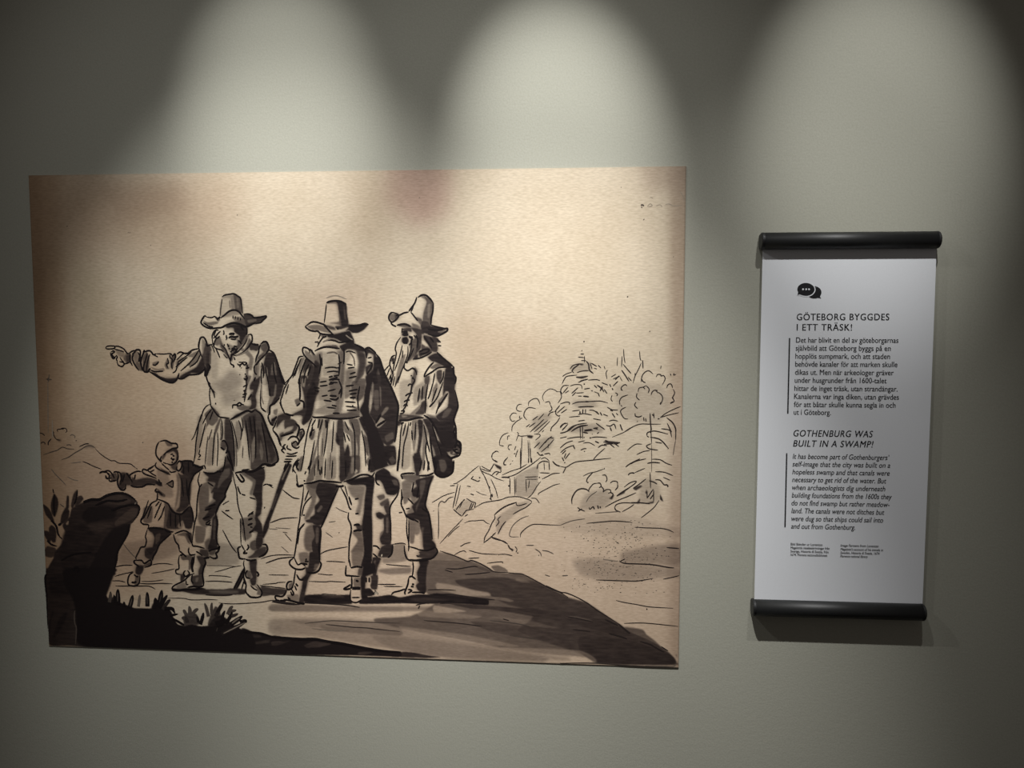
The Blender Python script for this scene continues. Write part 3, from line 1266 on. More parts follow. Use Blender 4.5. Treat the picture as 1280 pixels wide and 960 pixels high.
h9a55 430,540 520,505 600,530
h9a55 660,470 700,500 730,520
h9a45 700,640 740,700 750,780
h9a40 470,650 540,640 580,660
@man_a 240 470
h9a60 700,100 700,200 720,280
h9a50 290,470 295,600 285,640
h9a50 440,640 450,800 450,900
@man_a 240 360
h9a60 380,120 385,200
h8a60 440,680 520,650 570,610
@ground 40 500
l8a75 120,545 210,515 260,500 310,470 360,485 430,490
l8a75 300,595 370,570 430,530 500,490 550,460 600,455 640,480
l9 480,465 540,438 575,435
l9 640,485 700,545 790,602 830,605 880,630 980,635 1020,660 1060,690
l9 510,612 560,630 620,660 700,690
l7a50 400,630 500,615
w20b8 520,480 580,440 640,480 580,480
l7a60 200,690 240,740 300,800 350,855
l7a50 360,765 420,795 470,805
l8 265,320 260,295 290,290 310,280 345,285 355,310 340,325
l10 300,290 330,283
l8 220,310 225,350 250,390 290,400
l12 220,320 225,330
l8 85,328 110,335 135,355
l8 95,435 110,420 135,425 135,445
l10 170,450 170,420 200,385
l7a60 385,355 410,345 435,360 430,380
l12 445,402 450,408
l8a70 350,450 380,445 400,455
w30b6 250,390 300,400 280,420
l8a45 165,-200 168,330
l10a30 210,200 212,380
l10a70 145,-210 205,-205
l12a80 172,-225 165,-195
l9a60 178,-260 172,-180
l14a60 1110,420 1116,426
@rock 40 600
w80 160,960 170,870 220,780 230,720 300,640 330,570 340,520 310,450 380,370 400,290 460,250 520,220 600,190 680,190 760,145 860,125 950,135 1020,180 1060,220 1060,250 1080,285 1060,350 1000,430 970,510 920,610 860,710 850,800 830,890 810,960
w93b8 500,370 560,280 700,250 850,290 830,380 700,400 560,430
w94b8 980,440 970,510 920,610 860,710 850,800 830,890 810,960 560,960 640,740 720,600 820,480
w86b10 340,500 500,440 700,560 640,740 500,960 350,960 280,760
p14 690,200 860,140 980,190 990,220 940,250 800,240
p20 850,400 1000,280 1060,290 1050,350 980,410 850,460 830,440
p10b6 560,440 780,420 820,440 640,540
l26 520,220 600,192 680,190 760,150 860,128 950,138 1020,180 1055,220
l22 800,300 900,265 1000,245 1060,250 1080,285 1060,350 1000,430
l16 980,440 965,520 915,615 862,710 850,800 830,890
l14 640,250 760,205 860,210 960,190
h16a50 1035,225 1045,235
l14 420,900 440,870 470,880 460,920
l12 300,800 420,740 600,720
w78 225,135 260,180 270,240 255,320 230,370 200,320 195,230
w78 115,240 170,280 200,330 230,420 190,400 140,340
w76 115,510 165,510 200,560 190,620 150,590
w76 175,480 200,450 240,480 250,540 240,620 210,620 180,560
w80 345,270 380,310 370,380 310,440 290,420 300,350
w80 355,160 375,165 375,270 360,300 345,270
w72 395,250 420,140 460,95 460,170 440,230 410,290
w70 460,170 500,155 520,190 480,240 430,280
l22 200,400 250,460 270,540 310,590
l16 270,450 300,430
l20 160,600 200,640 260,660
w62 130,700 160,660 240,680 250,740 200,775 140,760
l8 215,85 225,130
l6a60 285,235 330,270
l10 460,100 450,180 430,240
l10 230,140 225,260 235,360
p90 345,430 370,405 370,440 350,450
@rock 50 710
w80 75,0 75,60 60,110 80,300 85,560 100,765 300,772 800,795 800,300 690,300 670,270 700,180 740,60 750,0
w97b8 260,0 750,0 740,60 700,180 660,280 690,320 800,340 800,785 390,765 370,560 360,430 330,300 240,160
w90b10 100,100 300,60 320,260 120,270
w90 90,560 130,430 140,440 110,560 100,680
w90b6 130,680 200,500 280,430 240,560 150,700
h9a35 355,420 350,480 355,550 370,600 362,760
l20 70,60 58,110 75,300 85,600
@bush 50 710
l50 790,360 785,280 785,205
l30 760,340 745,260
l45 900,400 920,330 935,265
l45 1080,380 1080,310 1078,235
l40 1190,380 1205,300 1222,215
l35 1200,390 1240,320 1280,270
l35a70 700,340 710,280 712,230
l30a55 990,380 1000,310 1005,260
l30 1150,400 1155,290
l30 850,380 845,330
h7a35 783,330 783,240
h7a35 905,380 925,300
h7a30 1078,360 1076,270
w97 660,280 700,350 760,330 900,380 960,400 1050,400 1120,400 1180,370 1280,400 1280,800 640,790
@bush 190 710
w97 0,380 60,350 160,400 200,440 220,500 260,560 330,575 400,560 500,580 720,560 800,560 920,620 1000,640 1000,840 0,805
w70 320,480 380,440 450,460 480,560 330,575
w70 600,440 640,380 680,430 720,600 560,580
w90 620,500 700,470 800,560 700,640 560,600
l35a70 570,480 550,400 530,345
l30a70 600,460 600,390 605,340
l40a70 380,480 385,420 375,375
l35a70 400,470 440,420 470,405
l35a70 350,470 330,430 315,415
l35a75 330,500 300,490
l40 90,350 100,280 105,215
l35 100,370 130,310 160,265
l35 60,380 40,290
l35a85 110,410 160,340 190,310
l35 130,400 200,400 220,420 235,450
l25 180,470 270,455
l25 210,500 300,550 330,570
l40a85 360,540 340,480
l35 490,560 510,490 520,440
l30 470,540 455,470
l40a90 640,480 680,400 710,345
l25 650,440 690,390 715,360
l35a70 760,460 790,400 815,375
l30a70 790,430 850,415
l35 720,540 710,480 735,420
l35 740,550 790,480 805,430
l30a80 800,480 870,450
l45 790,560 850,520 910,475
l45a92 700,660 820,600 940,535
h8a60 720,650 840,590 930,545
h10a50 805,550 850,515 880,495
l25 880,530 940,520 945,545
l60 640,560 700,540 720,480
h6a25 80,340 100,260
h6a25 650,630 660,590
@mound 190 710
w94 900,600 1020,640 1100,650 1200,680 1290,690 1290,850 900,840
w94 0,640 900,640 900,840 0,805
l22 920,630 1020,640 1100,650 1200,680 1290,692
p16b3 900,655 1080,665 1090,690 900,685
p16b3 1000,740 1250,705 1270,730 1020,760
p25b3 20,785 140,755 220,755 160,795 20,800
p10b3 330,760 520,740 520,760 360,790
@mound 340 720
w94 0,595 130,610 290,625 430,625 560,650 700,670 800,690 900,710 1040,735 1130,745 1290,755 1290,805 1100,797 800,788 0,772
l18 0,598 130,612 290,625 430,625 560,650 700,670 800,690 900,710 1040,735 1130,745 1290,755
p20b3 320,690 420,650 560,650 590,680 460,710 360,715
p20b3 870,760 960,750 1010,760 940,785 860,780
p18b3 0,650 130,650 200,640 60,690 0,690
w80 1290,755 1420,762 1560,790 1680,806 1560,815 1290,806
@cottage 540 560
w16 840,280 1060,170 1060,300 1040,420 960,480 840,470
w14b6 640,700 860,550 990,530 880,620 740,740 660,860
w12b6 300,550 350,510 430,545 390,610 300,670 230,610
l8 235,355 320,300 400,230 470,175
l9 180,378 230,372
l9 215,355 255,350
l10 260,355 235,480 210,600
l8 285,370 265,470 235,580
l9 480,175 490,220 530,290 570,390 590,460
l8 485,220 520,240 590,270 640,300 720,328
l9 495,180 550,210 590,235
l8 490,205 570,235
l10 570,235 600,195 620,155
w85 620,155 690,185 690,215 650,195
l9 600,270 640,235 690,245
l9 640,270 670,240
l9 690,215 690,240
l8 590,310 610,350 640,420 660,500
l12 570,380 580,400
l12 600,455 605,490
l10 590,460 590,510
l9 575,500 600,520
l9 390,310 415,280
l10 390,305 430,320 460,332 480,320
l12 470,290 485,300
l8 350,378 390,385
l10 385,455 420,468
l7a70 440,430 500,460 550,470
l9 240,620 290,550 330,510
l8 275,600 310,530 330,510
l9 345,500 400,535 440,545
l9 400,545 370,620
l9 420,550 390,610
l10 215,610 260,650 300,680
l9 300,680 330,640 350,620 420,610
l9 440,545 425,600
l9 420,600 470,570 520,545 600,530 690,515 760,490 860,485 940,505 990,525 995,545
l13 625,665 690,610 760,570 850,540
l9 840,540 850,570 890,570 950,550
l10 995,545 940,590 880,620 810,660
l10 625,665 630,700 600,750 570,820 530,890 520,950
l9 690,680 660,710 670,740 640,780
l10 740,730 700,780 660,860
l10 640,840 590,890 520,945
l9 590,890 620,895 690,920 750,955
l8 325,748 380,728 440,725 510,720 545,745 580,760
l8 0,545 60,510 130,470 230,440
l9 65,600 75,550 100,530 130,540 170,500 220,485
l9 65,600 68,750 65,910
l8 80,955 200,820 250,770 310,705
l8 160,885 220,820 280,775
l9 330,680 360,660
l8 700,270 790,230 880,200 950,160
l9 745,290 830,265 920,210 1000,160 1090,90
l13 695,290 740,290 780,295
l8 885,0 885,210
l8 965,100 965,150
l10 990,90 990,145
l8 985,0 985,100
l9 780,300 780,460
l13 765,370 775,385
l8 825,285 830,480
l8a70 840,300 840,450
l8 940,310 945,440
l8 930,290 1060,285
l7 940,310 1060,310
l13 1070,290 1080,295
l8 975,320 965,400
l10 1060,160 1110,130 1175,140
l10 1060,160 1050,210
l9 1170,140 1175,220
l9 1075,245 1180,250
l7 1120,140 1125,220
l8 1090,110 1130,95 1175,130
l12 1205,130 1240,165 1280,180
l8 955,500 1000,460 1050,380 1090,330
l9 1100,310 1160,280 1210,255 1280,250
l8 1065,470 1070,450 1140,410 1220,370 1280,355
l9 1060,340 1065,345
l8 990,500 1040,505 1075,550
l8a70 970,675 900,700 830,750 790,810 780,880 870,885
l9 885,890 890,850 940,800 1000,765 1060,760 1150,765 1280,770
l8 600,100 605,60 640,30 670,40
l9 600,100 620,120 650,130
l12 645,130 650,135
l10 760,90 720,140 725,165 745,165
l13 785,155 790,160
l13 805,125 808,128
l9 1055,40 1080,70 1110,60
l8 1130,60 1180,50
l12a80 15,625 20,630
@trees 600 470
w16b12 520,440 640,370 720,400 560,560
w18b12 560,650 740,600 700,720 600,760
l8 195,690 200,640 230,590 285,565
l8 195,690 240,700
l7 275,640 280,600 300,600
l8 320,555 325,500 370,450 410,432
l8 420,280 380,290 365,330 390,350 420,350
l8 370,375 330,370 300,410 320,450 355,445
l8 400,395 395,420 425,420
l9 470,440 440,400 450,350 490,315 560,325
l8 485,300 490,260 530,230 570,225 590,250 600,285
l7 640,250 625,210 650,160 700,128 750,140 770,155 800,155
l8 800,155 815,210 780,270
l8 650,265 690,255 705,290
l9 705,290 720,330 690,360
l8 280,720 290,690 320,685
l8 280,720 300,740
l8 115,810 130,770 170,750
l8 120,820 150,850 180,860
l9 280,810 245,850 240,885 260,885
l12 300,880 305,882
l12 325,845 328,850
l7 370,560 385,580 360,650
l8 380,590 410,600 470,595
l8 420,600 415,760 408,930
l8 480,640 490,860
l9 515,820 520,870
l7a60 495,640 500,800
w88 470,590 530,595 520,620 480,615
l8 340,780 355,770
l8 380,735 360,790 360,810
l8 360,700 345,740
l9 525,440 580,400
l8 580,440 640,375
l8 460,510 500,480
l9 490,510 555,465
l9 500,560 590,480 640,430
l8 540,560 680,440
l8 580,570 700,450
l8 620,560 640,540
l9 540,720 600,660
l8 555,640 600,600 590,580 540,580
l9 590,730 660,650 720,600
l8 610,760 690,690 740,630
l9 650,670 690,620 740,620
l8 680,720 685,680
l8 580,760 600,790 640,790
l10 570,770 575,760
l7 640,780 690,770 700,790
l9 680,400 700,370 740,355
l10 745,360 800,290
l9 770,370 850,300
l9 760,340 760,380 790,400 800,390
l9 810,370 870,330
l9 800,280 860,260 895,265 890,285
l9 800,410 770,460 720,510 705,545
l12 705,540 712,550
l9 800,520 840,475 860,470
l9 820,545 870,490
l11 800,570 850,560 910,530
l9 860,560 930,500 1040,470
l9 910,555 990,510 1080,490
@trees 660 420
w14b12 430,290 620,260 620,350 440,350
w14b12 440,650 640,640 700,700 500,720
w18b12 430,900 700,880 740,960 420,960
l12 555,52 565,60
l11 535,143 542,148
l9 525,180 560,180
l9 500,210 560,215
l8 565,200 565,265
l9 530,245 580,245
l9 420,330 450,295 500,280 550,280
w60 500,275 560,280 540,295
l12 440,350 460,320 510,285
l8 435,345 460,370
l12 580,250 605,280 615,340 655,375
l9 490,365 540,350 610,345
l8 345,405 380,380 440,360
l9 340,480 370,420 400,400 490,390
l11 480,410 520,415 600,400
w70 480,405 600,400 540,425
l11 520,450 600,430
l9 500,465 560,440
l12 555,480 570,480
l9 600,440 680,435 720,445
l9 735,465 800,490
l8 620,265 640,330
l10 630,270 690,305
l8 660,320 690,330
l9 700,290 730,320
l7 760,300 770,330
l8 795,340 780,370 790,430
l9 330,560 330,530 360,495 410,495
l9 350,570 400,510
l8 370,570 410,545
l9 320,550 345,580
l8 420,500 470,485 530,490 540,530
l10 435,575 500,515
l9 440,600 480,560
l8 480,570 560,565
l9 560,530 620,520
l8 500,600 540,600
l13 550,600 610,607
l9 660,490 690,520
l12 690,490 730,520 720,550
l10 730,510 760,560
l9 760,530 790,575
l9 740,500 745,530
l8 630,545 650,550
l9 700,570 715,605
l7 660,555 710,575
l9 440,680 500,660 600,655 720,650 800,670
l13 570,655 610,655
l11 500,710 580,705 660,705
l8 440,750 520,740
l12 520,750 520,780
l11 550,730 545,775
l9 575,730 575,770
l9 500,785 560,775 640,790
l9 610,740 660,745 710,785
l11 680,750 710,785
l10 720,760 740,795
l9 750,780 800,800
l10 840,770 870,815
l9 790,710 840,735 900,740
l9 820,740 850,750
l9 880,770 900,790
l8 410,810 520,800
l9 500,850 570,840
l9 650,825 730,840
l9 320,910 350,880 400,870
l9 340,940 400,880
l9 410,945 480,890 590,870
l11 440,945 520,900 600,890
l9 520,900 525,960
l9 545,900 545,960
l10 680,870 720,900 770,935
l9 810,850 850,840 900,850
l10 780,890 820,900 860,880 880,930
l11 820,910 835,950
l11 920,880 930,910 945,945
l9 660,920 700,915
l9 560,940 640,930
l8 830,410 880,380
l8 850,430 920,400
l9 870,440 910,395
l7 895,210 890,300
l8 940,200 935,310
l8 955,130 960,210 970,270
l9 950,280 1000,340 1030,375
l11 935,340 970,390 1010,455
l9 1000,410 1035,450
l8 1115,150 1120,220 1130,245
l10 1145,240 1150,325
l8 1130,270 1110,320 1070,400 1050,470
l8 1070,370 1070,400
l7 920,410 940,450
l9 850,500 900,450
l9 815,480 830,510
l10 840,520 850,540
@trees 700 420
w10b20 560,500 1000,480 1100,680 1000,860 760,860 600,780
l9 610,540 615,510 650,485 670,500
l10 610,530 625,545
l8 520,590 510,630 525,655
l8 550,565 575,580 565,600
l9 810,460 820,400 850,360 890,348 930,380
l10 810,420 830,455 855,465
l9 960,410 975,385 1005,385 1010,400 1035,395 1050,430 1020,490
l8 1100,375 1110,395
l8 1140,370 1135,390 1160,382
l7 1005,330 1010,295
l8 780,560 790,520 830,510 860,495
l9 860,495 890,530 880,570
l8 830,510 850,530
l9 770,570 765,610 795,640
l9 760,660 745,690 775,725
l10 750,770 755,800 790,808 820,795
l9 600,690 595,650 620,610 680,588
l9 660,710 620,730 605,760 640,820 680,828
l8 610,690 620,705
l9 910,590 920,560 950,540 980,570
l9 950,540 975,545
l9 980,560 1015,590 1025,630 1005,685
l12 1010,660 1000,685
l9 1065,520 1080,485 1110,480 1125,520
l9 1130,530 1145,570 1125,615 1140,650 1100,675
l13 1100,672 1135,655
l12 1120,610 1130,625
l12 770,850 775,855
l9 835,810 840,850
l9 855,820 860,855
l11 900,770 905,880 915,940
l9 920,780 935,800
l9 935,770 940,820
l8 650,950 720,910 800,880 900,880 1010,880
l8 1000,815 1060,770 1150,725 1205,705
l8 1000,815 1080,790 1190,765
l10 975,828 995,825
l11 1065,815 1120,860 1150,910 1160,955
l9 1070,870 1100,930 1115,960
l9 1010,925 1080,935
@trees 700 530
w15b14 260,700 440,650 520,740 420,840 200,850
w12b14 820,560 960,560 1000,760 800,780
l9 310,135 370,128 470,135
l8 180,180 250,165
l9 0,240 60,190 130,165
l8 0,140 70,125
l9 70,145 160,130 230,130
l8 200,20 205,150
l8 225,20 225,150
l12 230,80 280,90
l9 240,70 330,60
l9 330,40 380,50
l10 320,100 325,98
l9 370,95 390,80
l12 235,130 245,135
l12 300,130 305,145
l11 350,170 390,190
l10 380,235 420,210 470,215
w70 440,165 520,170 600,185 540,200 470,190
l11 430,180 600,185
l10 440,200 530,195
l9 500,200 545,235
l10 560,200 600,180
l9 540,190 590,225
l9 450,160 500,180
l8 230,190 290,185 350,215
l9 205,260 240,245 265,245
l9 240,270 250,275
l9 5,285 60,240 140,210
l9 20,300 60,260
l10 20,330 40,370
l9 60,290 40,340
l9 100,285 50,350
l12 45,380 50,388
l9 0,420 60,430 110,400 170,375 300,362 410,350 510,340
l8 330,360 370,310 450,240
l9 60,430 40,470 30,490
l10 130,210 150,250
l7 520,130 640,80 740,20 790,0
l8 905,0 915,200
l7a60 915,200 915,480
l9 900,480 905,640
l10 870,120 870,90 900,75 960,70 1080,100
l13 895,70 910,85
l9 870,120 890,130
l11 900,130 980,145 1030,180 1080,240
l9 950,180 1020,190
l13 1078,240 1084,245
l9 860,215 910,195
l10 860,215 890,245 980,260
l8 765,305 830,275 900,262
l8 670,265 710,230 760,200 820,200
l10 655,430 700,395 800,345
l9 700,400 760,370 860,345
l9 915,350 1000,355 1060,390 1120,410
l11 870,392 930,382 1000,388
l10 680,510 700,490 740,485
l13 715,485 745,490
l8 745,485 850,440
l9 950,475 1040,480 1130,515
l8 1030,530 1100,560
l10 890,565 940,580 970,600
l10 950,555 1000,560 1040,605 1070,600
l11 1040,605 1075,610 1075,630
l12 565,720 620,680 700,630
w85 565,720 600,690 650,660 640,690
l9 640,630 700,585 760,570 740,600 650,660
l9 730,640 790,600 860,545
w80 730,640 800,610 820,620 760,660
l9 450,830 560,770 680,720 760,685
l9 545,830 570,800 640,785 760,790
l11 545,830 560,860 605,878
w80 760,790 800,740 790,790
l11 700,785 800,785 900,795
w85 860,790 930,770 930,790
w80 850,690 865,650 870,690
l9 870,670 870,740
l9 870,740 930,650
l10 900,750 935,700
l9 935,650 935,780
w95 1000,700 1030,770 1000,750
l8 990,760 940,830 870,890 810,935
l8 740,800 700,830 620,875
l7a70 350,890 480,880 600,872
l9 1135,0 1155,60 1155,160
l7a70 1155,160 1140,240 1130,310
l9 1075,0 1100,60 1115,130
l9 1010,45 1080,55 1110,75
l12 120,800 120,740 160,670 210,645 260,650 285,670
l10 265,580 275,540 330,480
l12 270,580 285,585
l7 230,520 290,490 360,475 440,445
l13 440,443 448,445
l9 420,510 455,510 470,550 455,580
l9 290,680 290,650 330,600 370,590
l10 370,590 400,590 410,620 390,635
l10 410,620 435,650 430,680
l9 430,680 460,655 500,655 505,680 480,690
l11 500,680 530,700 510,740
w80 490,740 540,705 520,750
l9 500,590 530,570 570,575 575,600
l10 575,600 575,630 550,660
l7a70 260,780 300,720 370,670
l10 180,870 220,845
l9 175,830 200,850 250,870
l9 290,830 300,850 330,820
l12 330,820 345,850
l12 375,810 385,845
l11 400,820 405,840
@ground 700 630
w20b14 620,480 760,450 950,410 1190,400 1190,620 1000,600 680,590 600,560
w16b18 130,560 400,540 600,580 900,610 1180,640 1190,720 850,740 700,765 400,750 200,700
w6b16 0,140 600,100 1190,240 1190,330 300,300 0,240
l9 265,190 400,178 520,168 600,170 710,178
l7a70 0,210 120,165 250,145
l8 750,228 850,235 1000,240 1080,255 1135,280
l10 1065,432 1190,442
l11 590,570 650,590 760,595 920,603 1080,630 1140,635
l8 600,570 650,545
l9 360,755 500,760 650,765 780,765 930,740
l8 1030,748 1120,730 1190,712
l7a50 430,550 580,570
@ground 700 720
l8 560,240 640,260 760,280 900,305 1130,318
l10 865,320 870,335
l8 640,470 800,465 950,475 1180,500
@ground 550 650
l8 145,345 200,315 240,305 265,320
l8 290,300 360,320 440,335 590,340
l8 590,340 660,340 725,355
l10 585,342 592,344
l9 285,380 395,375
l8 470,430 560,418 620,415 630,430
l8 210,260 250,235 310,220
l9 205,262 215,255
l9 530,180 580,195 640,210 680,240
l12 680,245 700,280 725,295
w95 710,280 735,295 720,310
l8 520,165 530,180
l8 750,260 770,290 760,320
l9 770,325 785,328
l8a80 860,250 940,250
l8a80 950,285 1000,320 1015,360
l8a80 1020,300 1080,310 1135,335
l11a70 985,348 992,352
l8a70 1050,545 1100,560
l9a70 1220,555 1280,550
@paper 0 0
l12a70 675,2260 680,2268
l12a70 2376,2148 2380,2156
l10a60 1510,2452 1514,2458
l10a60 1286,2324 1290,2330
l10a60 1300,2326 1306,2330
l14a75 6410,2060 6420,2050 6440,2062
l14a80 6412,2078 6420,2072
l14a85 6434,2194 6440,2200
l14a80 6270,2966 6280,2972
l12a70 6494,3310 6500,3318
l10a50 6730,2566 6736,2572
l10a50 4195,1974 4198,1982
l8a30 6470,2070 6500,2040 6520,2060 6480,2072
l8a25 6560,2060 6600,2050 6620,2070
l8a25 6650,2050 6690,2040 6730,2060 6820,2055
l8a25 6500,1970 6530,1985
l8a25 6800,1920 6830,1960 6840,2020
l9a40 6210,1870 6212,1880
'''

# ------------------------------------------------------------------ helpers
def wall_pt(px, py, depth=0.0):
    """point on the plane `depth` metres in front of the wall seen at photo pixel (px, py)"""
    d = FWD + RGT * ((px - 640.0) / FPX) + DWN * ((py - 480.0) / FPX)
    t = (-depth - CAM.y) / d.y
    return CAM + d * t

def wall_np(p, depth=0.0):
    p = np.asarray(p, float)
    F, R_, D_, C_ = (np.array(v) for v in (FWD, RGT, DWN, CAM))
    d = F + R_ * ((p[:, :1] - 640.0) / FPX) + D_ * ((p[:, 1:2] - 480.0) / FPX)
    t = (-depth - C_[1]) / d[:, 1:2]
    q = C_ + d * t
    return q[:, [0, 2]]

def link(o, parent=None):
    col.objects.link(o)
    if parent is not None:
        o.parent = parent
    return o

def obj(name, bm, mat, parent=None, smooth=False):
    me = bpy.data.meshes.new(name)
    bm.to_mesh(me); bm.free()
    me.materials.append(mat)
    if smooth:
        me.polygons.foreach_set('use_smooth', [True] * len(me.polygons))
    return link(bpy.data.objects.new(name, me), parent)

def box(bm, x0, x1, y0, y1, z0, z1):
    r = bmesh.ops.create_cube(bm, size=1.0)
    for v in r['verts']:
        v.co = Vector(((x0 + x1) / 2 + v.co.x * (x1 - x0), (y0 + y1) / 2 + v.co.y * (y1 - y0), (z0 + z1) / 2 + v.co.z * (z1 - z0)))
    return r['verts']

def thing(name, label, cat, loc=(0, 0, 0)):
    o = bpy.data.objects.new(name, None)
    o.empty_display_size = 0.05
    o.location = loc
    col.objects.link(o)
    o['label'] = label; o['category'] = cat
    return o

def new_mat(name):
    m = bpy.data.materials.new(name)
    m.use_nodes = True
    nt = m.node_tree
    return m, nt, nt.nodes['Principled BSDF']

def N(nt, kind, **kw):
    n = nt.nodes.new(kind)
    for k, v in kw.items():
        setattr(n, k, v)
    return n

def coords(nt, scale):
    tc = N(nt, 'ShaderNodeTexCoord')
    mp = N(nt, 'ShaderNodeMapping')
    mp.inputs['Scale'].default_value = scale
    nt.links.new(tc.outputs['Object'], mp.inputs['Vector'])
    return mp.outputs['Vector']

def ramp(nt, src, stops):
    r = N(nt, 'ShaderNodeValToRGB')
    els = r.color_ramp.elements
    while len(els) < len(stops):
        els.new(0.5)
    for e, (p, c) in zip(els, stops):
        e.position = p
        e.color = (*c, 1) if len(c) == 3 else c
    nt.links.new(src, r.inputs[0])
    return r.outputs[0]

# ------------------------------------------------------------------ materials
def wall_material():
    m, nt, b = new_mat('painted_plaster')
    n1 = N(nt, 'ShaderNodeTexNoise'); n1.inputs['Scale'].default_value = 1.0; n1.inputs['Detail'].default_value = 3
    nt.links.new(coords(nt, (330, 330, 330)), n1.inputs['Vector'])
    n2 = N(nt, 'ShaderNodeTexNoise'); n2.inputs['Scale'].default_value = 1.0; n2.inputs['Detail'].default_value = 2
    nt.links.new(coords(nt, (90, 90, 120)), n2.inputs['Vector'])
    c = ramp(nt, n1.outputs[0], [(0.3, (0.365, 0.362, 0.300)), (0.7, (0.405, 0.402, 0.335))])
    nt.links.new(c, b.inputs['Base Color'])
    add = N(nt, 'ShaderNodeMath', operation='MULTIPLY_ADD')
    nt.links.new(n2.outputs[0], add.inputs[0]); add.inputs[1].default_value = 0.8
    nt.links.new(n1.outputs[0], add.inputs[2])
    bp = N(nt, 'ShaderNodeBump'); bp.inputs['Strength'].default_value = 0.16; bp.inputs['Distance'].default_value = 0.0012
    nt.links.new(add.outputs[0], bp.inputs['Height'])
    nt.links.new(bp.outputs[0], b.inputs['Normal'])
    b.inputs['Roughness'].default_value = 0.75
    b.inputs['Specular IOR Level'].default_value = 0.25
    return m

def print_material():
    m, nt, b = new_mat('printed_paper')
    at = N(nt, 'ShaderNodeAttribute', attribute_name='tint')
    n1 = N(nt, 'ShaderNodeTexNoise'); n1.inputs['Scale'].default_value = 1.0; n1.inputs['Detail'].default_value = 3
    nt.links.new(coords(nt, (120, 120, 520)), n1.inputs['Vector'])     # laid lines of the old paper
    n2 = N(nt, 'ShaderNodeTexNoise'); n2.inputs['Scale'].default_value = 9.0; n2.inputs['Detail'].default_value = 4
    nt.links.new(coords(nt, (1, 1, 1)), n2.inputs['Vector'])
    g1 = ramp(nt, n1.outputs[0], [(0.28, (0.86, 0.84, 0.81)), (0.72, (1.10, 1.10, 1.10))])
    g2 = ramp(nt, n2.outputs[0], [(0.3, (0.93, 0.91, 0.88)), (0.7, (1.05, 1.05, 1.05))])
    m1 = N(nt, 'ShaderNodeMix', data_type='RGBA', blend_type='MULTIPLY'); m1.inputs[0].default_value = 1
    m2 = N(nt, 'ShaderNodeMix', data_type='RGBA', blend_type='MULTIPLY'); m2.inputs[0].default_value = 1
    nt.links.new(at.outputs['Color'], m1.inputs[6]); nt.links.new(g1, m1.inputs[7])
    nt.links.new(m1.outputs[2], m2.inputs[6]); nt.links.new(g2, m2.inputs[7])
    nt.links.new(m2.outputs[2], b.inputs['Base Color'])
    bp = N(nt, 'ShaderNodeBump'); bp.inputs['Strength'].default_value = 0.10; bp.inputs['Distance'].default_value = 0.0006
    nt.links.new(n1.outputs[0], bp.inputs['Height']); nt.links.new(bp.outputs[0], b.inputs['Normal'])
    b.inputs['Roughness'].default_value = 0.62
    b.inputs['Specular IOR Level'].default_value = 0.25
    return m

def plain(name, color, rough, spec=0.5, grain=0.0, scale=200):
    m, nt, b = new_mat(name)
    n = N(nt, 'ShaderNodeTexNoise'); n.inputs['Scale'].default_value = 1.0; n.inputs['Detail'].default_value = 2
    nt.links.new(coords(nt, (scale, scale, scale)), n.inputs['Vector'])
    lo = tuple(c * (1 - grain) for c in color); hi = tuple(min(1, c * (1 + grain)) for c in color)
    nt.links.new(ramp(nt, n.outputs[0], [(0.3, lo), (0.7, hi)]), b.inputs['Base Color'])
    b.inputs['Roughness'].default_value = rough
    b.inputs['Specular IOR Level'].default_value = spec
    return m

M_WALL = wall_material()
M_PRINT = print_material()
M_FLOOR = plain('dark_floor', (0.06, 0.055, 0.05), 0.6, 0.4, 0.15, 20)
M_RAIL = plain('black_anodised_aluminium', (0.010, 0.0105, 0.0105), 0.50, 0.5, 0.1, 300)
M_CAP = plain('black_plastic', (0.009, 0.009, 0.0095), 0.5, 0.5, 0.1, 300)
M_SHEET = plain('white_poster_paper', (0.77, 0.79, 0.815), 0.6, 0.3, 0.012, 500)
M_INK = plain('black_print_ink', (0.012, 0.012, 0.014), 0.6, 0.3, 0.1, 300)
M_BODY_INK = plain('grey_black_print_ink', (0.018, 0.018, 0.020), 0.6, 0.3, 0.1, 300)
M_WHITE_INK = plain('white_print_ink', (0.77, 0.79, 0.815), 0.6, 0.3, 0.01, 300)

# ------------------------------------------------------------------ the room
bm = bmesh.new()
box(bm, -3.2, 3.2, 0.0, 0.15, 0.0, 3.2)
w = obj('wall_back', bm, M_WALL); w['kind'] = 'structure'
bm = bmesh.new()
box(bm, -3.2, 3.2, -3.5, 0.15, -0.1, 0.0)
f = obj('floor', bm, M_FLOOR); f['kind'] = 'structure'

# ------------------------------------------------------------------ the wall print: its drawing, traced stroke by stroke
CORN = wall_np([(36.5, 219.5), (857.5, 208), (848, 834), (62, 806.5)])
PX0 = (CORN[0, 0] + CORN[3, 0]) / 2; PX1 = (CORN[1, 0] + CORN[2, 0]) / 2
PZ1 = (CORN[0, 1] + CORN[1, 1]) / 2; PZ0 = (CORN[2, 1] + CORN[3, 1]) / 2
NX, NY = 920, 690
T_FRONT = 0.0016

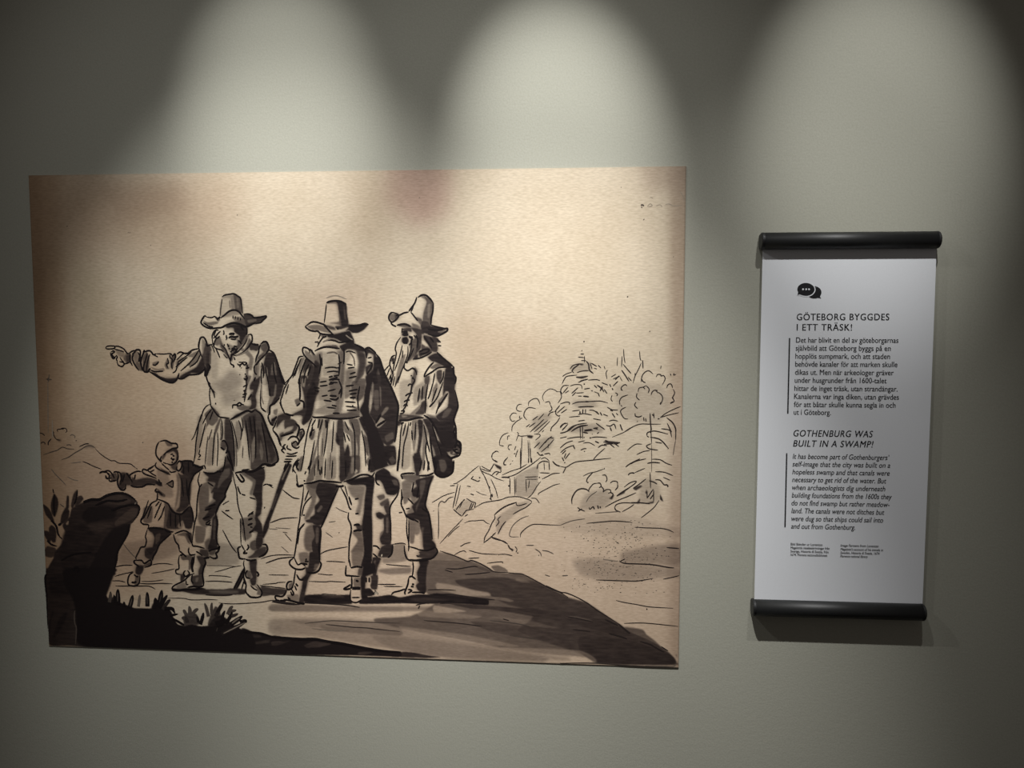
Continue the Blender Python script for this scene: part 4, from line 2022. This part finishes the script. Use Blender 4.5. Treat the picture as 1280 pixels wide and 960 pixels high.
ORDER = ['paper', 'cottage', 'trees', 'ground', 'hill', 'man_c', 'man_a', 'man_b', 'boy', 'rock', 'mound', 'bush']
blocks = []
for ln in ART.strip().splitlines():
    ln = ln.strip()
    if not ln:
        continue
    if ln[0] == '@':
        nm, ox, oy = ln[1:].split()
        blocks.append((nm, float(ox), float(oy), []))
        continue
    head, *pts = ln.split()
    P = np.array([[float(v) for v in p.split(',')] for p in pts])
    kind = head[0]; rest = head[1:]
    num = ''; i = 0
    while i < len(rest) and rest[i].isdigit():
        num += rest[i]; i += 1
    opt = {}
    while i < len(rest):
        k = rest[i]; i += 1; v = ''
        while i < len(rest) and rest[i].isdigit():
            v += rest[i]; i += 1
        opt[k] = float(v)
    blocks[-1][3].append((kind, float(num), opt, P))
FIGURES = ('man_a', 'man_b', 'man_c', 'boy')
blocks.sort(key=lambda b: ORDER.index(b[0]))

def to_grid(px):                      # photo pixel -> grid cell coordinates on the print
    q = wall_np(px)
    return np.c_[(q[:, 0] - PX0) / (PX1 - PX0) * NX, (PZ1 - q[:, 1]) / (PZ1 - PZ0) * NY]

def coverage(g, pad):
    """antialiased coverage of polygon g (grid coordinates) on the grid's vertices"""
    x0 = max(int(g[:, 0].min()) - pad, 0); x1 = min(int(g[:, 0].max()) + pad + 2, NX + 1)
    y0 = max(int(g[:, 1].min()) - pad, 0); y1 = min(int(g[:, 1].max()) + pad + 2, NY + 1)
    if x1 <= x0 or y1 <= y0:
        return None
    SS = 3
    xs = x0 - 0.5 + (np.arange((x1 - x0) * SS) + 0.5) / SS
    ys = y0 - 0.5 + (np.arange((y1 - y0) * SS) + 0.5) / SS
    ins = np.zeros((len(ys), len(xs)), bool)
    n = len(g)
    for i in range(n):
        ax, ay = g[i]; bx, by = g[(i + 1) % n]
        if ay == by:
            continue
        sel = (ys >= min(ay, by)) & (ys < max(ay, by))
        if not sel.any():
            continue
        xc = ax + (ys[sel] - ay) / (by - ay) * (bx - ax)
        ins[sel] ^= xs[None, :] < xc[:, None]
    c = ins.reshape(y1 - y0, SS, x1 - x0, SS).mean(axis=(1, 3))
    return c, x0, x1, y0, y1

def blur(c, s):
    r = max(int(s * 2.5), 1)
    k = np.exp(-0.5 * (np.arange(-r, r + 1) / s) ** 2); k /= k.sum()
    c = np.apply_along_axis(lambda v: np.convolve(np.pad(v, r, mode='edge'), k, 'valid'), 0, c)
    return np.apply_along_axis(lambda v: np.convolve(np.pad(v, r, mode='edge'), k, 'valid'), 1, c)

def smooth_poly(P, closed, n=5, soft=1.0):
    m = len(P)
    if m < 3:
        t = np.linspace(0, 1, n + 1)[:, None]
        return P[0] * (1 - t) + P[-1] * t
    out = []
    rng = range(m if closed else m - 1)
    for i in rng:
        if closed:
            a, b, c, d = P[(i - 1) % m], P[i], P[(i + 1) % m], P[(i + 2) % m]
        else:
            a, b, c, d = P[max(i - 1, 0)], P[i], P[i + 1], P[min(i + 2, m - 1)]
        for k in range(n):
            t = k / n
            cr = 0.5 * (2 * b + (c - a) * t + (2 * a - 5 * b + 4 * c - d) * t * t + (3 * b - a - 3 * c + d) * t ** 3)
            out.append(cr * soft + (b + (c - b) * t) * (1 - soft))
    if not closed:
        out.append(P[-1])
    return np.array(out)

def s2l(c):
    c = np.asarray(c, float)
    return np.where(c <= 0.04045, c / 12.92, ((c + 0.055) / 1.055) ** 2.4)

PAPER = np.array((0.788, 0.735, 0.650))       # sRGB colour of the bare old paper
INK = np.array((0.075, 0.048, 0.052))
ink = np.zeros((NY + 1, NX + 1))
paper = np.ones((NY + 1, NX + 1, 3)) * PAPER

# age stains that belong to the sheet itself: brown margins, a pink blot, brown clouds
for (poly, bl, colr, amt) in STAINS:
    r = coverage(to_grid(np.array(poly, float)), int(bl * 3))
    if r is None:
        continue
    c, x0, x1, y0, y1 = r
    c = blur(c, bl)[..., None] * amt
    paper[y0:y1, x0:x1] = paper[y0:y1, x0:x1] * (1 - c) + np.array(colr) * c

def mask_of(polys):
    mk = np.zeros((NY + 1, NX + 1))
    for p in polys:
        r = coverage(to_grid(np.array(p, float)), 1)
        c, x0, x1, y0, y1 = r
        np.maximum(mk[y0:y1, x0:x1], c, out=mk[y0:y1, x0:x1])
    return mk > 0.5
SMASK = {n: blur(mask_of(SILH[n]).astype(float), 1.0) for n in FIGURES}
strokes = {n: [] for n in ORDER}
zi = 0
masks_from = {n: np.zeros((NY + 1, NX + 1)) for n in ('rock', 'mound', 'bush')}
for nm, ox, oy, items in blocks:
    for kind, num, opt, P in items:
        if nm == 'hill' and kind == 'w':
            num *= 0.9
        px = np.c_[ox + P[:, 0] / 8.0, oy + P[:, 1] / 8.0]
        if kind in 'wp':
            if len(px) > 4 or nm not in ('hill',):
                px = smooth_poly(px, True, 4, 0.55)
            b = opt.get('b', 0) / 8.0 * NX / 790.0
            if b == 0:
                b = 0.45
            r = coverage(to_grid(px), int(b * 3) + 2)
            if r is None:
                continue
            c, x0, x1, y0, y1 = r
            if kind == 'w' and nm in FIGURES and num >= 58 and 'b' not in opt:      # the brush's thin, watery margin
                c2, X0, X1, Y0, Y1 = coverage(to_grid(px), 9)
                c2 = blur(c2, 2.6) * SMASK[nm][Y0:Y1, X0:X1]
                s2 = ink[Y0:Y1, X0:X1]
                s2 += np.clip(c2 * 1.3, 0, 1) * np.maximum(num / 100.0 * 0.48 - s2, 0)
            c = blur(c, b)
            sub = ink[y0:y1, x0:x1]
            if kind == 'w':
                sub += c * np.maximum(num / 100.0 - sub, 0)
                if nm in masks_from:
                    mk = masks_from[nm][y0:y1, x0:x1]
                    np.maximum(mk, c, out=mk)
            else:
                sub *= 1 - c * num / 100.0
        else:
            zi += 1
            q = smooth_poly(px, False, 5)
            q = wall_np(q)
            a = opt.get('a', 100) / 100.0 * (1.0 if nm in FIGURES + ('rock', 'bush', 'mound') else 0.88)
            w_ = num / 8.0 * 0.00135 * (1.0 if num >= 20 else 1.5 if nm in FIGURES + ('rock', 'bush', 'mound') else 1.12)
            strokes['paper' if nm == 'ground' else nm].append((q, w_, a, kind == 'h', zi, num))

rs = np.random.RandomState(7)
# brush texture of the washes and stipple of dried ink specks in the meadow
tex = rs.rand(NY // 2 + 2, NX // 10 + 2)
ii = np.clip(np.arange(NY + 1) / 2.0, 0, NY // 2); jj = np.arange(NX + 1) / 10.0
i0 = ii.astype(int); j0 = jj.astype(int); fi = (ii - i0)[:, None]; fj = (jj - j0)[None, :]
tx = (tex[i0][:, j0] * (1 - fi) * (1 - fj) + tex[i0 + 1][:, j0] * fi * (1 - fj) + tex[i0][:, j0 + 1] * (1 - fi) * fj + tex[i0 + 1][:, j0 + 1] * fi * fj)
inkt = np.clip(np.power(ink, 0.86) * (1 + (tx - 0.5) * 0.13 * np.clip(ink * 2, 0, 1) * (ink < 0.93)), 0, 0.985)
for k in range(420):
    cx, cy = rs.normal(770, 32), rs.normal(693, 30)
    if not (702 < cx < 838 and 650 < cy < 742):
        continue
    q = wall_np([(cx - rs.uniform(0.3, 1.1), cy), (cx + rs.uniform(0.3, 1.1), cy + rs.uniform(-.3, .3))])
    strokes['paper'].append((q, 0.00135 * rs.uniform(0.8, 2.0), rs.uniform(0.3, 0.8), False, k, 9))

rgb = paper * (1 - inkt[..., None]) + INK * inkt[..., None]
# worn cut edge of the sheet
edge = np.ones((NY + 1, NX + 1))
edge[:2] = 0.97; edge[:, -2:] = 0.9; edge[-2:] = 0.85; edge[:, :2] = 0.95
rgb *= edge[..., None]
lin = s2l(rgb)

# which face of the sheet belongs to which drawn motif
owner = np.zeros((NY + 1, NX + 1), int)
for i, nm in enumerate(ORDER):
    if nm in SILH:
        owner[mask_of(SILH[nm])] = i
    if nm in masks_from:
        owner[masks_from[nm] > 0.5] = i
fown = owner[:-1, :-1]

gx = PX0 + (PX1 - PX0) * np.arange(NX + 1) / NX
gz = PZ1 - (PZ1 - PZ0) * np.arange(NY + 1) / NY
# the hand-trimmed outline of the sheet: bilinear between its four measured corners
u = (np.arange(NX + 1) / NX)[None, :, None]; v = (np.arange(NY + 1) / NY)[:, None, None]
GRID = (CORN[0] * (1 - u) * (1 - v) + CORN[1] * u * (1 - v) + CORN[2] * u * v + CORN[3] * (1 - u) * v)

def motif_mesh(name, idx, nm, parent, origin):
    rr, cc = np.nonzero(fown == idx) if idx is not None else (np.zeros(0, int), np.zeros(0, int))
    quad = np.stack([rr * (NX + 1) + cc, (rr + 1) * (NX + 1) + cc, (rr + 1) * (NX + 1) + cc + 1, rr * (NX + 1) + cc + 1], 1)
    used, inv = np.unique(quad, return_inverse=True)
    inv = inv.reshape(-1)
    xy = GRID.reshape(-1, 2)[used]
    V = [np.c_[xy[:, 0], np.full(len(used), -T_FRONT), xy[:, 1]]]
    C = [lin.reshape(-1, 3)[used]]
    LOOP = [inv]
    nfaces = len(quad)
    base = len(used)
    for (q, w_, a, hi, z, num) in strokes[nm]:
        m = len(q)
        d = np.gradient(q, axis=0)
        L = np.hypot(d[:, 0], d[:, 1])[:, None]; L[L == 0] = 1
        nrm = np.c_[-d[:, 1], d[:, 0]] / L
        s = np.linspace(0, 1, m)
        tip = 0.45 if num < 20 else (0.05 if num < 70 else 0.3)
        if num >= 20:
            tp = np.clip(np.minimum(1.0, np.sqrt(np.clip((1 - s) * 2.2, 0, 1))), tip, 1)
        else:
            tp = tip + (1 - tip) * np.clip(np.sin(np.pi * np.clip(s, 0, 1)) * 1.9, 0, 1)
        hw = (w_ / 2 * tp)[:, None]
        A = q + nrm * hw; B = q - nrm * hw
        y = -T_FRONT - 0.00008 - 2.0e-7 * z
        P = np.empty((2 * m, 3)); P[0::2, 0] = A[:, 0]; P[0::2, 2] = A[:, 1]; P[1::2, 0] = B[:, 0]; P[1::2, 2] = B[:, 1]; P[:, 1] = y
        c = (PAPER * (1 - a) + INK * a) if not hi else (INK * (1 - a) + PAPER * a)
        V.append(P); C.append(np.tile(s2l(c), (2 * m, 1)))
        k = np.arange(m - 1) * 2 + base
        LOOP.append(np.stack([k, k + 1, k + 3, k + 2], 1).reshape(-1))
        nfaces += m - 1
        base += 2 * m
    V = np.concatenate(V) - np.array(origin); C = np.concatenate(C); LOOP = np.concatenate(LOOP)
    me = bpy.data.meshes.new(name)
    me.vertices.add(len(V)); me.vertices.foreach_set('co', V.astype(np.float32).ravel())
    me.loops.add(len(LOOP)); me.loops.foreach_set('vertex_index', LOOP.astype(np.int32))
    me.polygons.add(nfaces)
    me.polygons.foreach_set('loop_start', np.arange(nfaces, dtype=np.int32) * 4)
    me.update(calc_edges=True)
    ca = me.color_attributes.new('tint', 'FLOAT_COLOR', 'POINT')
    ca.data.foreach_set('color', np.c_[C, np.ones(len(C))].astype(np.float32).ravel())
    me.materials.append(M_PRINT)
    o = bpy.data.objects.new(name, me)
    return link(o, parent)

PC = (CORN.mean(axis=0)[0], 0.0, CORN[2:, 1].mean())
art = thing('wall_print', 'large sepia ink drawing print of men in tall hats mounted on the grey-green wall', 'wall print', PC)
sheet_o = motif_mesh('paper', 0, 'paper', art, PC)
for nm, name, label in MOTIFS:
    o = motif_mesh(name, ORDER.index(nm), nm, art, PC)
    o['label'] = label
# the landscape's pen lines without a silhouette of their own stay on the paper's ground
bm = bmesh.new()
c4 = [Vector((x - PC[0], 0, z - PC[2])) for x, z in CORN]
fr = [bm.verts.new(c + Vector((0, -T_FRONT + 0.0002, 0))) for c in c4]
bk = [bm.verts.new(c + Vector((0, 0.0, 0))) for c in c4]
bm.faces.new(list(reversed(fr)))
bm.faces.new(bk)
for i in range(4):
    bm.faces.new([fr[i], fr[(i + 1) % 4], bk[(i + 1) % 4], bk[i]])
bmesh.ops.recalc_face_normals(bm, faces=bm.faces)
M_BACK = plain('print_backing', (0.30, 0.26, 0.20), 0.7, 0.2, 0.05, 100)
obj('backing_sheet', bm, M_BACK, art)

# ------------------------------------------------------------------ the hanging text banner
D_SHEET = 0.0090             # sheet hangs this far in front of the wall
D_AX = 0.0135                # axis of the clamp rails
pA = wall_pt(952.3, 320, D_SHEET); pB = wall_pt(1170.2, 320, D_SHEET)
pC = wall_pt(943.6, 752, D_SHEET); pD = wall_pt(1153.2, 757, D_SHEET)
SX0 = (pA.x + pC.x) / 2; SX1 = (pB.x + pD.x) / 2
RAD = 0.0130
rt = wall_pt(1064, 299.5, D_AX + RAD); rb = wall_pt(1049, 766, D_AX + RAD)
RZT, RZB = rt.z, rb.z
RX0 = (wall_pt(951.5, 300, D_AX + RAD * .6).x + wall_pt(941.5, 766, D_AX + RAD * .6).x) / 2
RX1 = (wall_pt(1177.5, 300, D_AX + RAD * .6).x + wall_pt(1157, 768, D_AX + RAD * .6).x) / 2
BC = ((SX0 + SX1) / 2, 0.0, RZB - RAD)
ban = thing('text_banner', 'narrow white text banner clamped between two black rails, right of the ink drawing', 'banner', BC)

def loc(x, y, z):
    return Vector((x - BC[0], y - BC[1], z - BC[2]))

def profile():
    """closed D-shaped clamp-rail section in (depth, height): flat back towards the wall, round front"""
    pts = []
    for i in range(25):
        a = math.radians(-118 + 236 * i / 24)
        pts.append((RAD * math.cos(a), RAD * math.sin(a)))
    back = -RAD * 1.0
    pts += [(back * 0.86, RAD * 0.86), (back, RAD * 0.72), (back, -RAD * 0.72), (back * 0.86, -RAD * 0.86)]
    return pts

def rail(name, zc, label):
    prof = profile()
    bm = bmesh.new()
    rings = []
    for x in (RX0 + 0.0025, RX1 - 0.0025):
        rings.append([bm.verts.new(loc(x, -(D_AX + d), zc + h)) for d, h in prof])
    n = len(prof)
    for i in range(n):
        bm.faces.new([rings[0][i], rings[0][(i + 1) % n], rings[1][(i + 1) % n], rings[1][i]])
    bm.faces.new(rings[0]); bm.faces.new(list(reversed(rings[1])))
    bmesh.ops.recalc_face_normals(bm, faces=bm.faces)
    r = obj(name, bm, M_RAIL, ban)
    r['label'] = label
    for p in r.data.polygons:
        p.use_smooth = len(p.vertices) == 4
    for x0, sgn in ((RX0, 1), (RX1, -1)):
        bm = bmesh.new()
        rings = []
        for dx, k in ((0.0, 0.86), (0.0008, 0.96), (0.002, 1.015), (0.0045, 1.015)):
            rings.append([bm.verts.new(loc(x0 + sgn * dx, -(D_AX + d * k), zc + h * k)) for d, h in prof])
        for a, b in zip(rings, rings[1:]):
            for i in range(n):
                bm.faces.new([a[i], a[(i + 1) % n], b[(i + 1) % n], b[i]])
        bm.faces.new(rings[0]); bm.faces.new(list(reversed(rings[-1])))
        bmesh.ops.recalc_face_normals(bm, faces=bm.faces)
        obj('end_cap', bm, M_CAP, r)
    return r

rail('clamp_rail', RZT, 'top black clamp rail')
rail('clamp_rail', RZB, 'bottom black clamp rail')

# white sheet, a slightly bellied thin slab held in both rails
bm = bmesh.new()
NZ, NXS = 40, 8
def sheet_y(t):
    return -(D_SHEET + 0.0012 * math.sin(math.pi * t))
front = []; backv = []
for j in range(NZ + 1):
    t = j / NZ
    z = RZT - 0.004 + (RZB + 0.004 - RZT + 0.004) * t
    front.append([bm.verts.new(loc(SX0 + (SX1 - SX0) * i / NXS, sheet_y(t), z)) for i in range(NXS + 1)])
    backv.append([bm.verts.new(loc(SX0 + (SX1 - SX0) * i / NXS, sheet_y(t) + 0.0006, z)) for i in range(NXS + 1)])
for j in range(NZ):
    for i in range(NXS):
        bm.faces.new([front[j][i], front[j + 1][i], front[j + 1][i + 1], front[j][i + 1]])
        bm.faces.new([backv[j][i], backv[j][i + 1], backv[j + 1][i + 1], backv[j + 1][i]])
    bm.faces.new([front[j][0], backv[j][0], backv[j + 1][0], front[j + 1][0]])
    bm.faces.new([front[j][NXS], front[j + 1][NXS], backv[j + 1][NXS], backv[j][NXS]])
bmesh.ops.recalc_face_normals(bm, faces=bm.faces)
obj('sheet', bm, M_SHEET, ban)

def sheet_at(px, py):
    """sheet coordinates (x, z) of a point of the printed sheet"""
    p = wall_pt(px, py, D_SHEET + 0.001)
    return p.x, p.z

def text_depth(z):
    t = (RZT - z) / (RZT - RZB)
    return D_SHEET + 0.0012 * math.sin(math.pi * min(max(t, 0), 1)) + 0.0003

def text_bm(lines, shear=0.0, weight=0.0):
    """lines: (text, x_left_px, x_right_px, baseline_px, cap or x-height scale in px) -> one bmesh of flat glyphs"""
    bm = bmesh.new()
    for s, xl, xr, yb, size in lines:
        cu = bpy.data.curves.new('line', 'FONT')
        cu.body = s
        cu.size = 1.0
        cu.shear = shear
        cu.resolution_u = 4
        if s.isupper():
            cu.space_character = 1.12
        tmp = bpy.data.objects.new('line', cu)
        me = bpy.data.meshes.new_from_object(tmp)
        xs = [v.co.x for v in me.vertices]
        x0, x1 = min(xs), max(xs)
        ax, az = sheet_at(xl, yb)
        bx, _ = sheet_at(xr, yb)
        kx = (bx - ax) / (x1 - x0)
        kz = size * 0.00135
        flat_co = [v.co.copy() for v in me.vertices]
        for n_, dx in enumerate((-weight, weight) if weight else (0.0,)):      # heavier type: the line struck twice
            for v, c in zip(me.vertices, flat_co):
                x = ax + (c.x - x0 + dx) * kx
                z = az + c.y * kz
                v.co = loc(x, -text_depth(z) - n_ * 0.00002, z)
            bm.from_mesh(me)
        bpy.data.objects.remove(tmp); bpy.data.curves.remove(cu); bpy.data.meshes.remove(me)
    bmesh.ops.recalc_face_normals(bm, faces=bm.faces)
    for fc in bm.faces:
        if fc.normal.y > 0:
            fc.normal_flip()
    return bm

obj('swedish_heading', text_bm([
    ('GÖTEBORG BYGGDES', 995.9, 1111.4, 400.2, 10.9),
    ('I ETT TRÄSK!', 995.9, 1064.8, 413.1, 10.9)], 0, 0.014), M_INK, ban)
obj('swedish_paragraph', text_bm([
    ('Det har blivit en del av göteborgarnas', 995.0, 1122.8, 428.2, 8.9),
    ('självbild att Göteborg byggs på en', 994.6, 1113.2, 438.2, 8.9),
    ('hopplös sumpmark, och att staden', 994.2, 1112.3, 448.2, 8.9),
    ('behövde kanaler för att marken skulle', 993.9, 1121.5, 458.2, 8.9),
    ('dikas ut. Men när arkeologer gräver', 993.7, 1116.9, 468.3, 8.9),
    ('under husgrunder från 1600-talet', 993.3, 1108.1, 478.3, 8.9),
    ('hittar de inget träsk, utan strandängar.', 992.8, 1121.7, 488.4, 8.9),
    ('Kanalerna var inga diken, utan grävdes', 992.5, 1123.4, 498.5, 8.9),
    ('för att båtar skulle kunna segla in och', 992.2, 1119.1, 508.5, 8.9),
    ('ut i Göteborg.', 992.0, 1038.3, 518.2, 8.9)], 0, 0.010), M_BODY_INK, ban)
obj('english_heading', text_bm([
    ('GOTHENBURG WAS', 991.8, 1090.9, 545.3, 10.9),
    ('BUILT IN A SWAMP!', 991.3, 1091.5, 558.0, 10.9)], 0.2, 0.014), M_INK, ban)
obj('english_paragraph', text_bm([
    ('It has become part of Gothenburgers’', 990.7, 1111.4, 573.3, 8.7),
    ('self-image that the city was built on a', 990.4, 1112.5, 582.9, 8.7),
    ('hopeless swamp and that canals were', 990.3, 1112.0, 592.6, 8.7),
    ('necessary to get rid of the water. But', 990.0, 1107.7, 602.3, 8.7),
    ('when archaeologists dig underneath', 989.9, 1106.4, 612.1, 8.7),
    ('building foundations from the 1600s they', 989.6, 1114.7, 621.8, 8.7),
    ('do not find swamp but rather meadow-', 989.3, 1111.9, 631.5, 8.7),
    ('land. The canals were not ditches but', 989.1, 1105.3, 641.2, 8.7),
    ('were dug so that ships could sail into', 989.0, 1103.8, 651.0, 8.7),
    ('and out from Gothenburg.', 988.9, 1068.8, 660.6, 8.7)], 0.2, 0.009), M_BODY_INK, ban)
obj('swedish_caption', text_bm([
    ('Bild Bönder ur Lorentzo', 988.4, 1028.0, 681.6, 4.2),
    ('Magalottis resebeskrivningar från', 988.3, 1036.9, 686.0, 4.2),
    ('Sverige, Historia di Svezia, från', 988.2, 1035.6, 690.5, 4.2),
    ('1674. Florens nationalbibliotek', 988.1, 1034.4, 694.8, 4.2)], 0, 0.012), M_BODY_INK, ban)
obj('english_caption', text_bm([
    ('Image Farmers from Lorentzo', 1050.6, 1098.1, 683.2, 4.2),
    ('Magalotti’s account of his travels in', 1050.5, 1103.8, 687.9, 4.2),
    ('Sweden, Historia di Svezia, 1674', 1050.4, 1099.4, 692.3, 4.2),
    ('Florence national library', 1050.3, 1084.8, 696.6, 4.2)], 0.2, 0.012), M_BODY_INK, ban)

def flat(name, pts_list, mat, parent, lift=0.0):
    bm = bmesh.new()
    for pts in pts_list:
        vs_ = [bm.verts.new(loc(x, -text_depth(z) - lift, z)) for x, z in pts]
        bm.faces.new(vs_)
    for fc in bm.faces:
        fc.normal_update()
        if fc.normal.y > 0:
            fc.normal_flip()
    return obj(name, bm, mat, parent)

for (a, b) in (((986.9, 422.5), (984.6, 517.0)), ((983.3, 566.5), (981.2, 659.0))):
    pts = []
    for k in range(13):
        t = k / 12
        pts.append(sheet_at(a[0] + (b[0] - a[0]) * t - 0.85, a[1] + (b[1] - a[1]) * t))
    for k in range(12, -1, -1):
        t = k / 12
        pts.append(sheet_at(a[0] + (b[0] - a[0]) * t + 0.85, a[1] + (b[1] - a[1]) * t))
    flat('margin_rule', [pts], M_INK, ban)

def bubble(cx, cy, rx, ry, tail):
    """outline of a speech bubble: an ellipse with a small curved tail"""
    pts = []
    ta = math.atan2((tail[1] - cy) / ry, (tail[0] - cx) / rx)
    for i in range(48):
        a = ta + 0.30 + (2 * math.pi - 0.60) * i / 47
        pts.append((cx + rx * math.cos(a), cy + ry * math.sin(a)))
    mx, my = cx + rx * 0.98 * math.cos(ta), cy + ry * 0.98 * math.sin(ta)
    pts.append(((pts[-1][0] + tail[0]) / 2 * 0.5 + mx * 0.5, (pts[-1][1] + tail[1]) / 2 * 0.5 + my * 0.5))
    pts.append(tail)
    return pts

def zs(pts):
    return [sheet_at(*p) for p in pts]
icon = flat('speech_bubble', [zs(bubble(1017.6, 365.4, 9.3, 7.7, (1026.6, 373.2)))], M_INK, ban)
flat('outline', [zs(bubble(1007.4, 361.8, 12.1, 9.4, (996.2, 369.9)))], M_WHITE_INK, icon, 0.00006)
icon2 = flat('speech_bubble', [zs(bubble(1007.4, 361.8, 10.8, 8.1, (996.9, 368.9)))], M_INK, ban, 0.00012)
icon2['label'] = 'left speech bubble with three white dots'
flat('dots', [zs([(x + 1.15 * math.cos(a), 361.6 + 1.15 * math.sin(a)) for a in [i * math.pi / 8 for i in range(16)]]) for x in (1003.8, 1007.7, 1011.3)], M_WHITE_INK, icon2, 0.00018)
